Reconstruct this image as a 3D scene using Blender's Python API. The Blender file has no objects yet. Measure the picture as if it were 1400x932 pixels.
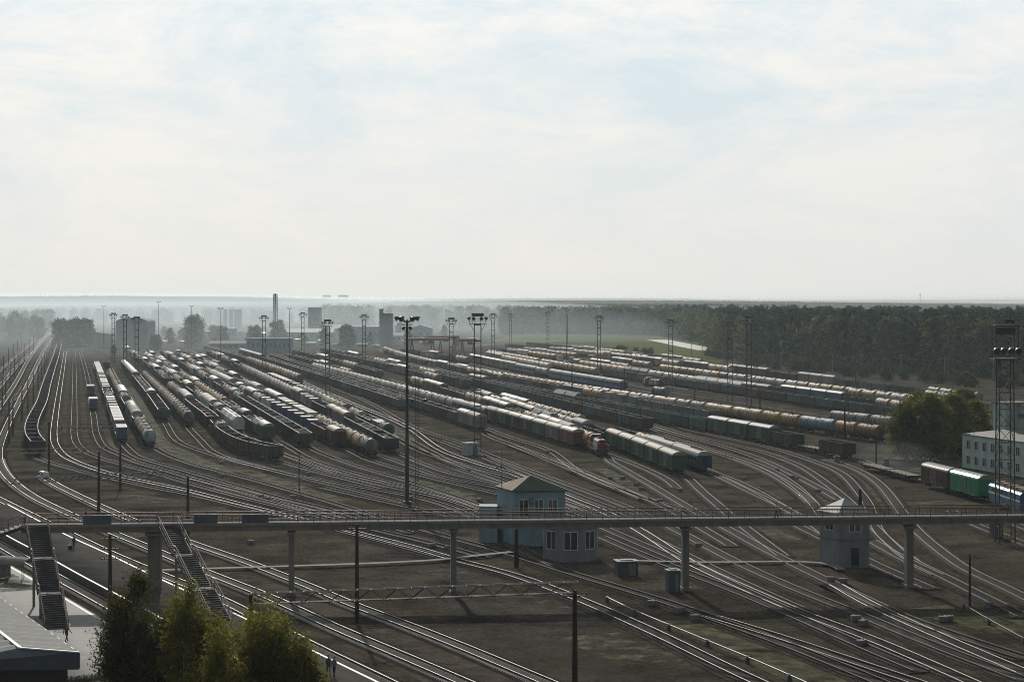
import bpy, math, random
import numpy as np
from mathutils import Vector, Matrix
R = math.radians
random.seed(7); rng = np.random.default_rng(7)
sc = bpy.context.scene
col = sc.collection

# ---------------------------------------------------------------- camera, world, sun, exposure
EYE = 35.0; F = 2700.0; HY = 408.0          # eye height, focal length in photo pixels, horizon row
cam = bpy.data.objects.new("camera", bpy.data.cameras.new("camera"))
col.objects.link(cam); sc.camera = cam
cam.location = (0, 0, EYE); cam.rotation_euler = (R(90), 0, 0)
cam.data.sensor_width = 36; cam.data.lens = 36 * F / 1400
cam.data.shift_y = -(466 - HY) / 1400
cam.data.clip_start = 1; cam.data.clip_end = 60000

SUN_EL, SUN_AZ = 23.0, -8.5
w = bpy.data.worlds.new("World"); sc.world = w; w.use_nodes = True
nt = w.node_tree; N = nt.nodes; L = nt.links; N.clear()
out = N.new("ShaderNodeOutputWorld")
sky = N.new("ShaderNodeTexSky"); sky.sky_type = 'NISHITA'; sky.sun_disc = False
sky.sun_elevation = R(SUN_EL); sky.sun_rotation = R(SUN_AZ)
sky.air_density = 1.0; sky.dust_density = 2.0; sky.ozone_density = 1.5
bg = N.new("ShaderNodeBackground"); bg.inputs[1].default_value = 0.05
L.new(sky.outputs[0], bg.inputs[0])
tc = N.new("ShaderNodeTexCoord")
mp = N.new("ShaderNodeMapping"); mp.inputs["Scale"].default_value = (1.0, 1.0, 2.6)
L.new(tc.outputs["Generated"], mp.inputs[0])
def noise_(scale, detail, rough, dist):
    n = N.new("ShaderNodeTexNoise"); n.inputs["Scale"].default_value = scale; n.inputs["Detail"].default_value = detail; n.inputs["Roughness"].default_value = rough; n.inputs["Distortion"].default_value = dist
    L.new(mp.outputs[0], n.inputs[0]); return n
def rng_(src, a0, a1, b0, b1):
    r = N.new("ShaderNodeMapRange"); r.inputs["From Min"].default_value = a0; r.inputs["From Max"].default_value = a1; r.inputs["To Min"].default_value = b0; r.inputs["To Max"].default_value = b1
    L.new(src, r.inputs[0]); return r.outputs[0]
def mixc_(fac, c1, c2):
    m_ = N.new("ShaderNodeMix"); m_.data_type = 'RGBA'; L.new(fac, m_.inputs[0])
    for k, c in ((6, c1), (7, c2)):
        if isinstance(c, tuple): m_.inputs[k].default_value = (*c, 1)
        else: L.new(c, m_.inputs[k])
    return m_.outputs[2]
sx = N.new("ShaderNodeSeparateXYZ"); L.new(tc.outputs["Generated"], sx.inputs[0])
n1 = noise_(8, 10, 0.66, 0.5); n2 = noise_(30, 8, 0.7, 0.3)
s1 = N.new("ShaderNodeMath"); s1.operation = 'MULTIPLY_ADD'; s1.inputs[1].default_value = 0.35; L.new(n2.outputs["Fac"], s1.inputs[0]); L.new(n1.outputs["Fac"], s1.inputs[2])
cl = rng_(s1.outputs[0], 0.54, 0.80, 0.0, 1.0)                     # thin cloud cover
veil = mixc_(cl, (0.64, 0.785, 0.875), (0.92, 0.925, 0.905))
hzf = rng_(sx.outputs[2], 0.0, 0.15, 1.0, 0.0)                    # milky band towards the horizon
veil2 = mixc_(hzf, veil, (0.80, 0.80, 0.772))
cb = N.new("ShaderNodeBackground"); L.new(veil2, cb.inputs[0]); L.new(rng_(sx.outputs[1], 0.2, 0.93, 0.30, 1.0), cb.inputs[1])      # the hazy glow lies on the sun's side
mx = N.new("ShaderNodeMixShader"); L.new(rng_(sx.outputs[1], 0.2, 0.93, 0.75, 0.96), mx.inputs[0]);      # hazy glow on the sun's side, clearer sky behind
L.new(bg.outputs[0], mx.inputs[1]); L.new(cb.outputs[0], mx.inputs[2])
L.new(mx.outputs[0], out.inputs[0])

sl = bpy.data.lights.new("sun", 'SUN'); sl.energy = 2.9; sl.angle = R(0.6); sl.color = (1.0, 0.94, 0.85)
so = bpy.data.objects.new("sun", sl); col.objects.link(so)
sd = Vector((math.sin(R(SUN_AZ)) * math.cos(R(SUN_EL)), math.cos(R(SUN_AZ)) * math.cos(R(SUN_EL)), math.sin(R(SUN_EL))))
so.rotation_euler = (-sd).to_track_quat('-Z', 'Y').to_euler(); so.location = (0, 0, 200)
vs = sc.view_settings; vs.view_transform = 'Standard'; vs.look = 'None'; vs.gamma = 1; vs.use_curve_mapping = False; vs.exposure = 0.0
cy = sc.cycles
cy.filter_width = 1.0; cy.use_denoising = True; cy.denoiser = 'OPENIMAGEDENOISE'; cy.denoising_input_passes = 'RGB_ALBEDO_NORMAL'; cy.denoising_prefilter = 'NONE'; cy.max_bounces = 5; cy.volume_bounces = 0; cy.transparent_max_bounces = 24
cy.diffuse_bounces = 1; cy.glossy_bounces = 2; cy.use_adaptive_sampling = False
cy.sample_clamp_indirect = 1.0; cy.caustics_reflective = False; cy.caustics_refractive = False

# ---------------------------------------------------------------- helpers
def gp(x, y, h=0.0):
    Z = (EYE - h) * F / (y - HY)
    return ((x - 700) * Z / F, Z, h)
def at(x, Z): return (x - 700) * Z / F
def zh(y, Z): return EYE - (y - HY) * Z / F

def tag(o, label=None, cat=None, group=None, kind=None):
    if label: o["label"] = label
    if cat: o["category"] = cat
    if group: o["group"] = group
    if kind: o["kind"] = kind
    return o
def empty(name, loc=(0, 0, 0), rz=0.0, label=None, cat=None, group=None):
    o = bpy.data.objects.new(name, None); col.objects.link(o)
    o.location = loc; o.rotation_euler = (0, 0, rz); o.empty_display_size = 0.5
    return tag(o, label, cat, group)
def children(o): return list(o.children)
def copy_tree(o, parent=None):
    c = o.copy(); col.objects.link(c); c.parent = parent
    for ch in KIDS.get(o.name, []): copy_tree(ch, c)
    return c
KIDS = {}

class MB:
    def __init__(s): s.v = []; s.f = []; s.m = []; s.sm = []
    def add(s, vs, fs, mat=0, smooth=False):
        b = len(s.v); s.v.extend([tuple(p) for p in vs])
        for f in fs: s.f.append(tuple(b + i for i in f)); s.m.append(mat); s.sm.append(smooth)
        return s
    def box(s, c, d, rz=0.0, mat=0):
        cx, cy_, cz = c; a, b, h = d[0] / 2, d[1] / 2, d[2] / 2; ca, sa = math.cos(rz), math.sin(rz)
        vs = []
        for dz in (-h, h):
            for (dx, dy) in ((-a, -b), (a, -b), (a, b), (-a, b)):
                vs.append((cx + dx * ca - dy * sa, cy_ + dx * sa + dy * ca, cz + dz))
        return s.add(vs, [(3, 2, 1, 0), (4, 5, 6, 7), (0, 1, 5, 4), (1, 2, 6, 5), (2, 3, 7, 6), (3, 0, 4, 7)], mat)
    def beam(s, p, q, w_, h_, mat=0):
        p = Vector(p); q = Vector(q); d = q - p
        if d.length < 1e-6: return s
        d.normalize(); up = Vector((0, 0, 1)) if abs(d.z) < 0.95 else Vector((0, 1, 0))
        sd_ = d.cross(up).normalized(); u = sd_.cross(d).normalized()
        vs = []
        for c in (p, q):
            for (a, b) in ((-1, -1), (1, -1), (1, 1), (-1, 1)): vs.append(c + sd_ * a * w_ / 2 + u * b * h_ / 2)
        return s.add(vs, [(0, 1, 2, 3), (7, 6, 5, 4), (4, 5, 1, 0), (5, 6, 2, 1), (6, 7, 3, 2), (7, 4, 0, 3)], mat)
    def cyl(s, p, q, r0, r1=None, n=8, mat=0, cap=True, smooth=True):
        r1 = r0 if r1 is None else r1; p = Vector(p); q = Vector(q); d = (q - p).normalized()
        up = Vector((0, 0, 1)) if abs(d.z) < 0.95 else Vector((1, 0, 0))
        a = d.cross(up).normalized(); b = d.cross(a)
        vs = []
        for (c, r) in ((p, r0), (q, r1)):
            for i in range(n):
                t = 2 * math.pi * i / n; vs.append(c + (a * math.cos(t) + b * math.sin(t)) * r)
        s.add(vs, [(i, (i + 1) % n, n + (i + 1) % n, n + i) for i in range(n)], mat, smooth)
        if cap:
            s.add(vs[:n], [tuple(range(n - 1, -1, -1))], mat); s.add(vs[n:], [tuple(range(n))], mat)
        return s
    def lathe_y(s, prof, cz, n=16, mat=0):          # prof: (y, r) along y axis, centre height cz
        vs = []
        for (y, r) in prof:
            for i in range(n):
                t = 2 * math.pi * i / n; vs.append((math.cos(t) * r, y, cz + math.sin(t) * r))
        fs = []
        for k in range(len(prof) - 1):
            for i in range(n): fs.append((k * n + i, k * n + (i + 1) % n, (k + 1) * n + (i + 1) % n, (k + 1) * n + i))
        s.add(vs, fs, mat, True)
        s.add(vs[:n], [tuple(range(n))], mat); s.add(vs[-n:], [tuple(range(n - 1, -1, -1))], mat)
        return s
    def prism_y(s, prof, y0, y1, mat=0, closed=True, caps=True, smooth=False):   # prof: (x, z) polygon
        n = len(prof); vs = [(x, y0, z) for x, z in prof] + [(x, y1, z) for x, z in prof]
        fs = [(i, (i + 1) % n, n + (i + 1) % n, n + i) for i in range(n if closed else n - 1)]
        s.add(vs, fs, mat, smooth)
        if caps:
            s.add(vs[:n], [tuple(range(n - 1, -1, -1))], mat); s.add(vs[n:], [tuple(range(n))], mat)
        return s
    def ext(s, poly, z0, z1, mat=0):                # poly: plan polygon, counter-clockwise
        n = len(poly); vs = [(p[0], p[1], z0) for p in poly] + [(p[0], p[1], z1) for p in poly]
        s.add(vs, [(i, (i + 1) % n, n + (i + 1) % n, n + i) for i in range(n)] + [tuple(range(n - 1, -1, -1)), tuple(range(n, 2 * n))], mat)
        return s
    def face(s, pts, mat=0): return s.add(pts, [tuple(range(len(pts)))], mat)
    def mesh(s, name, mats):
        me = bpy.data.meshes.new(name); me.from_pydata(s.v, [], s.f)
        for m_ in (mats if isinstance(mats, (list, tuple)) else [mats]): me.materials.append(m_)
        me.polygons.foreach_set("material_index", s.m); me.polygons.foreach_set("use_smooth", s.sm); me.update()
        return me
    def build(s, name, mats, parent=None, loc=None, rz=0.0):
        o = bpy.data.objects.new(name, s.mesh(name, mats)); col.objects.link(o)
        if parent is not None:
            o.parent = parent; KIDS.setdefault(parent.name, []).append(o)
        if loc is not None: o.location = loc
        if rz: o.rotation_euler = (0, 0, rz)
        return o

def np_mesh(name, verts, faces, mats, midx=None, smooth=False):
    me = bpy.data.meshes.new(name); nv = len(verts); nf, k = faces.shape
    me.vertices.add(nv); me.vertices.foreach_set("co", verts.astype(np.float32).ravel())
    me.loops.add(nf * k); me.loops.foreach_set("vertex_index", faces.astype(np.int32).ravel())
    me.polygons.add(nf); me.polygons.foreach_set("loop_start", np.arange(0, nf * k, k, dtype=np.int32))
    me.polygons.foreach_set("loop_total", np.full(nf, k, dtype=np.int32))
    for m_ in (mats if isinstance(mats, (list, tuple)) else [mats]): me.materials.append(m_)
    if midx is not None: me.polygons.foreach_set("material_index", midx.astype(np.int32))
    if smooth: me.polygons.foreach_set("use_smooth", np.ones(nf, dtype=bool))
    me.update(calc_edges=True); return me
def link(name, me, parent=None):
    o = bpy.data.objects.new(name, me); col.objects.link(o)
    if parent is not None: o.parent = parent; KIDS.setdefault(parent.name, []).append(o)
    return o

# ---------------------------------------------------------------- materials
MATS = {}
def mat(name, c, rough=0.7, metal=0.0, c2=None, scale=1.0, stretch=(1, 1, 1), detail=5, lo=0.35, hi=0.65, rnd=0.0, coord="Object", bump=0.0, spec=0.25, c3=None, scale3=0.2):
    if name in MATS: return MATS[name]
    m = bpy.data.materials.new(name); m.use_nodes = True; nt = m.node_tree; N = nt.nodes; L = nt.links
    b = N["Principled BSDF"]; b.inputs["Roughness"].default_value = rough; b.inputs["Metallic"].default_value = metal
    b.inputs["Specular IOR Level"].default_value = spec
    b.inputs["Base Color"].default_value = (*c, 1)
    src = None
    if c2 is not None:
        t = N.new("ShaderNodeTexCoord"); mpn = N.new("ShaderNodeMapping"); mpn.inputs["Scale"].default_value = stretch
        L.new(t.outputs[coord], mpn.inputs[0])
        vec = mpn.outputs[0]
        if rnd > 0:
            oi = N.new("ShaderNodeObjectInfo"); mu = N.new("ShaderNodeMath"); mu.operation = 'MULTIPLY'; mu.inputs[1].default_value = 57.0
            L.new(oi.outputs["Random"], mu.inputs[0]); va = N.new("ShaderNodeVectorMath"); L.new(vec, va.inputs[0]); L.new(mu.outputs[0], va.inputs[1]); vec = va.outputs[0]
        n = N.new("ShaderNodeTexNoise"); n.inputs["Scale"].default_value = scale; n.inputs["Detail"].default_value = detail; n.inputs["Roughness"].default_value = 0.65
        L.new(vec, n.inputs["Vector"])
        r = N.new("ShaderNodeMapRange"); r.inputs["From Min"].default_value = lo; r.inputs["From Max"].default_value = hi
        L.new(n.outputs["Fac"], r.inputs[0])
        mxn = N.new("ShaderNodeMix"); mxn.data_type = 'RGBA'; mxn.inputs[6].default_value = (*c, 1); mxn.inputs[7].default_value = (*c2, 1)
        L.new(r.outputs[0], mxn.inputs[0]); src = mxn.outputs[2]
        if c3 is not None:
            n3 = N.new("ShaderNodeTexNoise"); n3.inputs["Scale"].default_value = scale3; n3.inputs["Detail"].default_value = 6; L.new(vec, n3.inputs["Vector"])
            r3 = N.new("ShaderNodeMapRange"); r3.inputs["From Min"].default_value = 0.5; r3.inputs["From Max"].default_value = 0.7; L.new(n3.outputs["Fac"], r3.inputs[0])
            m3 = N.new("ShaderNodeMix"); m3.data_type = 'RGBA'; L.new(r3.outputs[0], m3.inputs[0]); L.new(src, m3.inputs[6]); m3.inputs[7].default_value = (*c3, 1); src = m3.outputs[2]
        if bump > 0:
            bp = N.new("ShaderNodeBump"); bp.inputs["Strength"].default_value = bump; bp.inputs["Distance"].default_value = 0.1
            L.new(n.outputs["Fac"], bp.inputs["Height"]); L.new(bp.outputs[0], b.inputs["Normal"])
    if rnd > 0:
        oi2 = N.new("ShaderNodeObjectInfo"); rr = N.new("ShaderNodeMapRange"); rr.inputs["To Min"].default_value = 1 - rnd; rr.inputs["To Max"].default_value = 1 + rnd
        L.new(oi2.outputs["Random"], rr.inputs[0])
        hs = N.new("ShaderNodeHueSaturation"); L.new(rr.outputs[0], hs.inputs["Value"])
        if src: L.new(src, hs.inputs["Color"])
        else: hs.inputs["Color"].default_value = (*c, 1)
        src = hs.outputs[0]
    if src: L.new(src, b.inputs["Base Color"])
    MATS[name] = m; return m

def leafmat(name, c, c2, trans=0.45):
    m = bpy.data.materials.new(name); m.use_nodes = True; nt = m.node_tree; N = nt.nodes; L = nt.links; N.clear()
    o = N.new("ShaderNodeOutputMaterial"); d = N.new("ShaderNodeBsdfDiffuse"); t = N.new("ShaderNodeBsdfTranslucent"); mxs = N.new("ShaderNodeMixShader")
    mxs.inputs[0].default_value = trans
    tcn = N.new("ShaderNodeTexCoord"); n = N.new("ShaderNodeTexNoise"); n.inputs["Scale"].default_value = 0.55; n.inputs["Detail"].default_value = 4
    g = N.new("ShaderNodeNewGeometry")
    L.new(g.outputs["Position"], n.inputs["Vector"])
    r = N.new("ShaderNodeMapRange"); r.inputs["From Min"].default_value = 0.35; r.inputs["From Max"].default_value = 0.65; L.new(n.outputs["Fac"], r.inputs[0])
    n2 = N.new("ShaderNodeTexWhiteNoise"); rr = N.new("ShaderNodeMapRange"); rr.inputs["To Min"].default_value = 0.7; rr.inputs["To Max"].default_value = 1.3
    L.new(g.outputs["Random Per Island"], rr.inputs[0])
    mxn = N.new("ShaderNodeMix"); mxn.data_type = 'RGBA'; mxn.inputs[6].default_value = (*c, 1); mxn.inputs[7].default_value = (*c2, 1); L.new(r.outputs[0], mxn.inputs[0])
    hs = N.new("ShaderNodeHueSaturation"); L.new(mxn.outputs[2], hs.inputs["Color"]); L.new(rr.outputs[0], hs.inputs["Value"])
    L.new(hs.outputs[0], d.inputs[0]); L.new(hs.outputs[0], t.inputs[0])
    L.new(d.outputs[0], mxs.inputs[1]); L.new(t.outputs[0], mxs.inputs[2]); L.new(mxs.outputs[0], o.inputs[0])
    MATS[name] = m; return m

def patchy(name, c, c2, scale=0.25, lo=0.42, hi=0.58):
    """a ground cover whose edge breaks up into tufts"""
    m = bpy.data.materials.new(name); m.use_nodes = True; nt = m.node_tree; N = nt.nodes; L = nt.links
    b = N["Principled BSDF"]; b.inputs["Roughness"].default_value = 0.95; b.inputs["Specular IOR Level"].default_value = 0.1
    g = N.new("ShaderNodeNewGeometry"); n = N.new("ShaderNodeTexNoise"); n.inputs["Scale"].default_value = scale; n.inputs["Detail"].default_value = 8; n.inputs["Roughness"].default_value = 0.7
    L.new(g.outputs["Position"], n.inputs["Vector"])
    r = N.new("ShaderNodeMapRange"); r.inputs["From Min"].default_value = lo; r.inputs["From Max"].default_value = hi; r.inputs["To Max"].default_value = 0.85; L.new(n.outputs["Fac"], r.inputs[0])
    n2 = N.new("ShaderNodeTexNoise"); n2.inputs["Scale"].default_value = 0.9; n2.inputs["Detail"].default_value = 6; L.new(g.outputs["Position"], n2.inputs["Vector"])
    mxn = N.new("ShaderNodeMix"); mxn.data_type = 'RGBA'; mxn.inputs[6].default_value = (*c, 1); mxn.inputs[7].default_value = (*c2, 1); L.new(n2.outputs["Fac"], mxn.inputs[0])
    L.new(mxn.outputs[2], b.inputs["Base Color"]); L.new(r.outputs[0], b.inputs["Alpha"])
    MATS[name] = m; return m

steel = mat("rail_steel", (0.17, 0.163, 0.15), 0.7, 1.0)
steel2 = mat("worn_rail_steel", (0.42, 0.41, 0.385), 0.57, 1.0)
rust = mat("rail_rust", (0.075, 0.045, 0.03), 0.85, 0, (0.04, 0.028, 0.02), 3)
M_under = mat("wagon_underframe", (0.03, 0.027, 0.024), 0.85, 0, (0.055, 0.04, 0.03), 2)
M_wheel = mat("wheel_steel", (0.08, 0.06, 0.05), 0.5, 0.6)
M_coal = mat("coal", (0.012, 0.012, 0.013), 0.6, 0, (0.035, 0.033, 0.03), 2.5, bump=0.6)
M_scrap = mat("scrap", (0.12, 0.08, 0.055), 0.8, 0, (0.22, 0.2, 0.17), 3.0, bump=0.8)
M_sand = mat("sand_load", (0.3, 0.24, 0.17), 0.9, 0, (0.2, 0.16, 0.12), 2.0, bump=0.5)
M_conc = mat("concrete", (0.25, 0.235, 0.21), 0.9, 0, (0.17, 0.16, 0.145), 0.8, c3=(0.2, 0.19, 0.17), scale3=0.15)
M_concd = mat("weathered_concrete", (0.25, 0.235, 0.2), 0.9, 0, (0.15, 0.14, 0.12), 0.7, stretch=(1, 1, 0.2))
M_galv = mat("galvanised_steel", (0.26, 0.27, 0.28), 0.5, 0.6, (0.16, 0.155, 0.15), 2)
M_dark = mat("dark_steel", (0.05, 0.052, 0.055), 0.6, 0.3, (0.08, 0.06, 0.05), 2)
M_red = mat("red_rail_paint", (0.16, 0.045, 0.035), 0.6, 0, (0.1, 0.05, 0.04), 2)
M_white = mat("white_paint", (0.75, 0.75, 0.72), 0.6, 0, (0.55, 0.54, 0.5), 1.5)
M_glass = mat("window_glass", (0.03, 0.04, 0.045), 0.08, 0.0, spec=0.9)
M_wood = mat("creosoted_pole", (0.055, 0.04, 0.03), 0.9, 0, (0.035, 0.027, 0.022), 3, stretch=(4, 4, .3))
# ---------------------------------------------------------------- ground
def ground_mat():
    m = mat("yard_ground", (0.042, 0.037, 0.03), 0.95, 0, (0.135, 0.115, 0.09), 0.11, lo=0.36, hi=0.68, spec=0.0, c3=(0.075, 0.068, 0.042), scale3=0.04, bump=0.0)
    nt = m.node_tree; N = nt.nodes; L = nt.links; b = N["Principled BSDF"]
    src = b.inputs["Base Color"].links[0].from_socket
    g = N.new("ShaderNodeNewGeometry")
    n = N.new("ShaderNodeTexNoise"); n.inputs["Scale"].default_value = 1.6; n.inputs["Detail"].default_value = 9; n.inputs["Roughness"].default_value = 0.75; L.new(g.outputs["Position"], n.inputs["Vector"])
    r = N.new("ShaderNodeMapRange"); r.inputs["From Min"].default_value = 0.25; r.inputs["From Max"].default_value = 0.75; r.inputs["To Min"].default_value = 0.3; r.inputs["To Max"].default_value = 2.0; L.new(n.outputs["Fac"], r.inputs[0])
    h = N.new("ShaderNodeHueSaturation"); L.new(src, h.inputs["Color"]); L.new(r.outputs[0], h.inputs["Value"]); L.new(h.outputs[0], b.inputs["Base Color"])
    bp = N.new("ShaderNodeBump"); bp.inputs["Strength"].default_value = 1.0; bp.inputs["Distance"].default_value = 0.5; L.new(n.outputs["Fac"], bp.inputs["Height"]); L.new(bp.outputs[0], b.inputs["Normal"])
    return m
M_ground = ground_mat()
nx, ny = 60, 80
xs = np.linspace(-1, 1, nx); xs = np.sign(xs) * np.abs(xs) ** 2 * 7500
ys = -150 + (np.linspace(0, 1, ny) ** 2) * 11900
gx, gy = np.meshgrid(xs, ys); gv = np.stack([gx.ravel(), gy.ravel(), np.zeros(nx * ny)], 1)
ii = np.arange(nx * ny).reshape(ny, nx); gf = np.stack([ii[:-1, :-1].ravel(), ii[:-1, 1:].ravel(), ii[1:, 1:].ravel(), ii[1:, :-1].ravel()], 1)
tag(link("ground", np_mesh("ground", gv, gf, M_ground)), "dark ballast and cinder ground of the rail yard", kind="structure")

# ---------------------------------------------------------------- polylines
def cr_dense(P, step=2.0):
    P = [np.array(p[:2], float) for p in P]; P = [2 * P[0] - P[1]] + P + [2 * P[-1] - P[-2]]; o = []
    for i in range(1, len(P) - 2):
        p0, p1, p2, p3 = P[i - 1:i + 3]
        d = [max(np.linalg.norm(b - a), 1e-3) ** 0.5 for a, b in ((p0, p1), (p1, p2), (p2, p3))]
        m1 = (p1 - p0) / d[0] - (p2 - p0) / (d[0] + d[1]) + (p2 - p1) / d[1]
        m2 = (p2 - p1) / d[1] - (p3 - p1) / (d[1] + d[2]) + (p3 - p2) / d[2]
        m1 *= d[1]; m2 *= d[1]; n = max(2, int(np.linalg.norm(p2 - p1) / step))
        for k in range(n):
            t = k / n; o.append((2 * t**3 - 3 * t**2 + 1) * p1 + (t**3 - 2 * t**2 + t) * m1 + (-2 * t**3 + 3 * t**2) * p2 + (t**3 - t**2) * m2)
    o.append(P[-2]); o = np.array(o)
    return o
def smooth_line(o, k=3):
    for _ in range(k):
        q = o.copy(); q[1:-1] = 0.25 * o[:-2] + 0.5 * o[1:-1] + 0.25 * o[2:]; o = q
    return o
class Path:
    def __init__(s, pts):
        s.p = pts; d = np.linalg.norm(np.diff(pts, axis=0), axis=1); s.s = np.concatenate([[0], np.cumsum(d)]); s.len = s.s[-1]
    def at(s, t): return np.array([np.interp(t, s.s, s.p[:, 0]), np.interp(t, s.s, s.p[:, 1])])
    def sub(s, step):
        n = max(2, int(s.len / step)); t = np.linspace(0, s.len, n); return np.stack([np.interp(t, s.s, s.p[:, 0]), np.interp(t, s.s, s.p[:, 1])], 1)
def normals(P):
    t = np.gradient(P, axis=0); t /= np.linalg.norm(t, axis=1)[:, None]; return np.stack([-t[:, 1], t[:, 0]], 1)

M_bed = mat("ballast_yard", (0.04, 0.034, 0.028), 0.95, 0, (0.097, 0.082, 0.066), 0.5, spec=0.0, bump=0.5, c3=(0.04, 0.034, 0.028), scale3=0.07, coord="Object")
M_bedl = mat("ballast_main_line", (0.11, 0.102, 0.088), 0.95, 0, (0.16, 0.15, 0.13), 0.6, spec=0.0, bump=0.4)
M_bedb = mat("ballast_main_shoulder", (0.035, 0.028, 0.022), 0.95, 0, (0.055, 0.043, 0.033), 0.7, spec=0.0, bump=0.5)
M_slc = mat("sleeper_concrete", (0.42, 0.41, 0.38), 0.9, 0, (0.3, 0.29, 0.27), 1.3)
M_slw = mat("sleeper_timber", (0.03, 0.025, 0.021), 0.9, 0, (0.06, 0.052, 0.045), 1.1)
M_slg = mat("sleeper_old_timber", (0.1, 0.09, 0.078), 0.9, 0, (0.07, 0.06, 0.05), 1.1)
ntrack = [0]
def ribbon(P, off0, off1, z):
    n = normals(P); a = np.column_stack([P + n * off0, np.full(len(P), z)]); b = np.column_stack([P + n * off1, np.full(len(P), z)])
    v = np.concatenate([a, b]); k = len(P); i = np.arange(k - 1)
    return v, np.stack([i, i + 1, k + i + 1, k + i], 1)
def make_track(P, style="yard", sleepers_to=430.0, worn=False):
    """rails on sleepers along a dense ground polyline"""
    k = ntrack[0]; ntrack[0] += 1; dz = 0.004 * (k % 9)
    path = Path(smooth_line(P, 6)); Q = path.sub(4.0)
    main = style == "main"
    v, f = ribbon(Q, 1.9 if main else 2.0, -1.9 if main else -2.0, 0.02 + dz)
    root = tag(link("railway_track", np_mesh("railway_track", v, f, M_bedb if main else M_bed)), kind="structure")
    if main:
        v, f = ribbon(Q, 0.5, -0.5, 0.135 + dz); link("ballast_infill", np_mesh("ballast_infill", v, f, M_bedl), root)
    nrm = normals(Q)
    for sgn in (-1, 1):
        hw = 0.04; c = Q + nrm * sgn * 0.80; z0, z1 = 0.12 + dz, 0.31 + dz; n = len(c)
        a = c + nrm * hw; b = c - nrm * hw
        v = np.concatenate([np.column_stack([a, np.full(n, z0)]), np.column_stack([a, np.full(n, z1)]), np.column_stack([b, np.full(n, z1)]), np.column_stack([b, np.full(n, z0)])])
        i = np.arange(n - 1); fs = []; mi = []
        for q in range(3):
            fs.append(np.stack([q * n + i, q * n + i + 1, (q + 1) * n + i + 1, (q + 1) * n + i], 1)); mi.append(np.full(n - 1, 0 if q == 1 else 1))
        link("rail", np_mesh("rail", v, np.concatenate(fs)[:, ::-1], [steel2 if (main or worn) else steel, rust], np.concatenate(mi)), root)
    # sleepers
    S = path.sub(0.56); nn = normals(S); keep = S[:, 1] < sleepers_to
    S = S[keep]; nn = nn[keep]
    if len(S) > 3:
        tt = np.stack([nn[:, 1], -nn[:, 0]], 1); hl, hw = 1.35, 0.13
        cs = [S + nn * hl * a + tt * hw * b for a, b in ((-1, -1), (1, -1), (1, 1), (-1, 1))]
        zt = 0.125 + dz; zb = 0.0
        v = np.concatenate([np.stack([np.column_stack([c, np.full(len(S), z)]) for c in cs], 1) for z in (zb, zt)], 1)  # n,8,3
        base = np.array([(4, 5, 6, 7), (0, 1, 5, 4), (1, 2, 6, 5), (2, 3, 7, 6), (3, 0, 4, 7)])
        f = (np.arange(len(S))[:, None, None] * 8 + base[None]).reshape(-1, 4)
        link("sleepers", np_mesh("sleepers", v.reshape(-1, 3), f, M_slc if main else (M_slg if k % 3 == 0 else M_slw)), root)
    return path

def G(pts): return [gp(x, y)[:2] for x, y in pts]
MAIN = [
 [(-60,711),(0,746.6),(74.7,789.6),(149.4,830.7),(240,884),(340,940),(450,1003)],
 [(-70,648),(0,684.8),(57,713),(149.4,758),(199.2,779.2),(297.7,819.7),(377.4,860.9),(457,900.7),(530,936),(640,990)],
 [(92,445),(80,455),(72,463),(60,480),(49,502),(38,526),(26,550),(12,578),(3,600),(-2,618),(0,635),(13.4,656),(45.5,680.4),(80.4,697.9),(149,728),(201.7,749.8),(277,782.4),(364.6,817),(457,859.6),(560,903.3),(640,938),(780,1000)],
 [(57,652),(80,666),(100,675.9),(142.9,696.4),(178.6,712),(254,741.5),(333.7,769),(418.6,802),(480,828),(560,858),(640,890),(737,931),(900,1000)],
 [(86,442),(66,458),(49,478),(40,490),(20,526),(0,556),(-40,615)],
 [(84,440),(60,459),(47,477),(26,498),(0,528),(-50,590)],
 [(80,440),(55,458),(38,474),(10,498),(-50,555)],
]
for pts in MAIN: make_track(cr_dense(G(pts)), "main")

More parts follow.
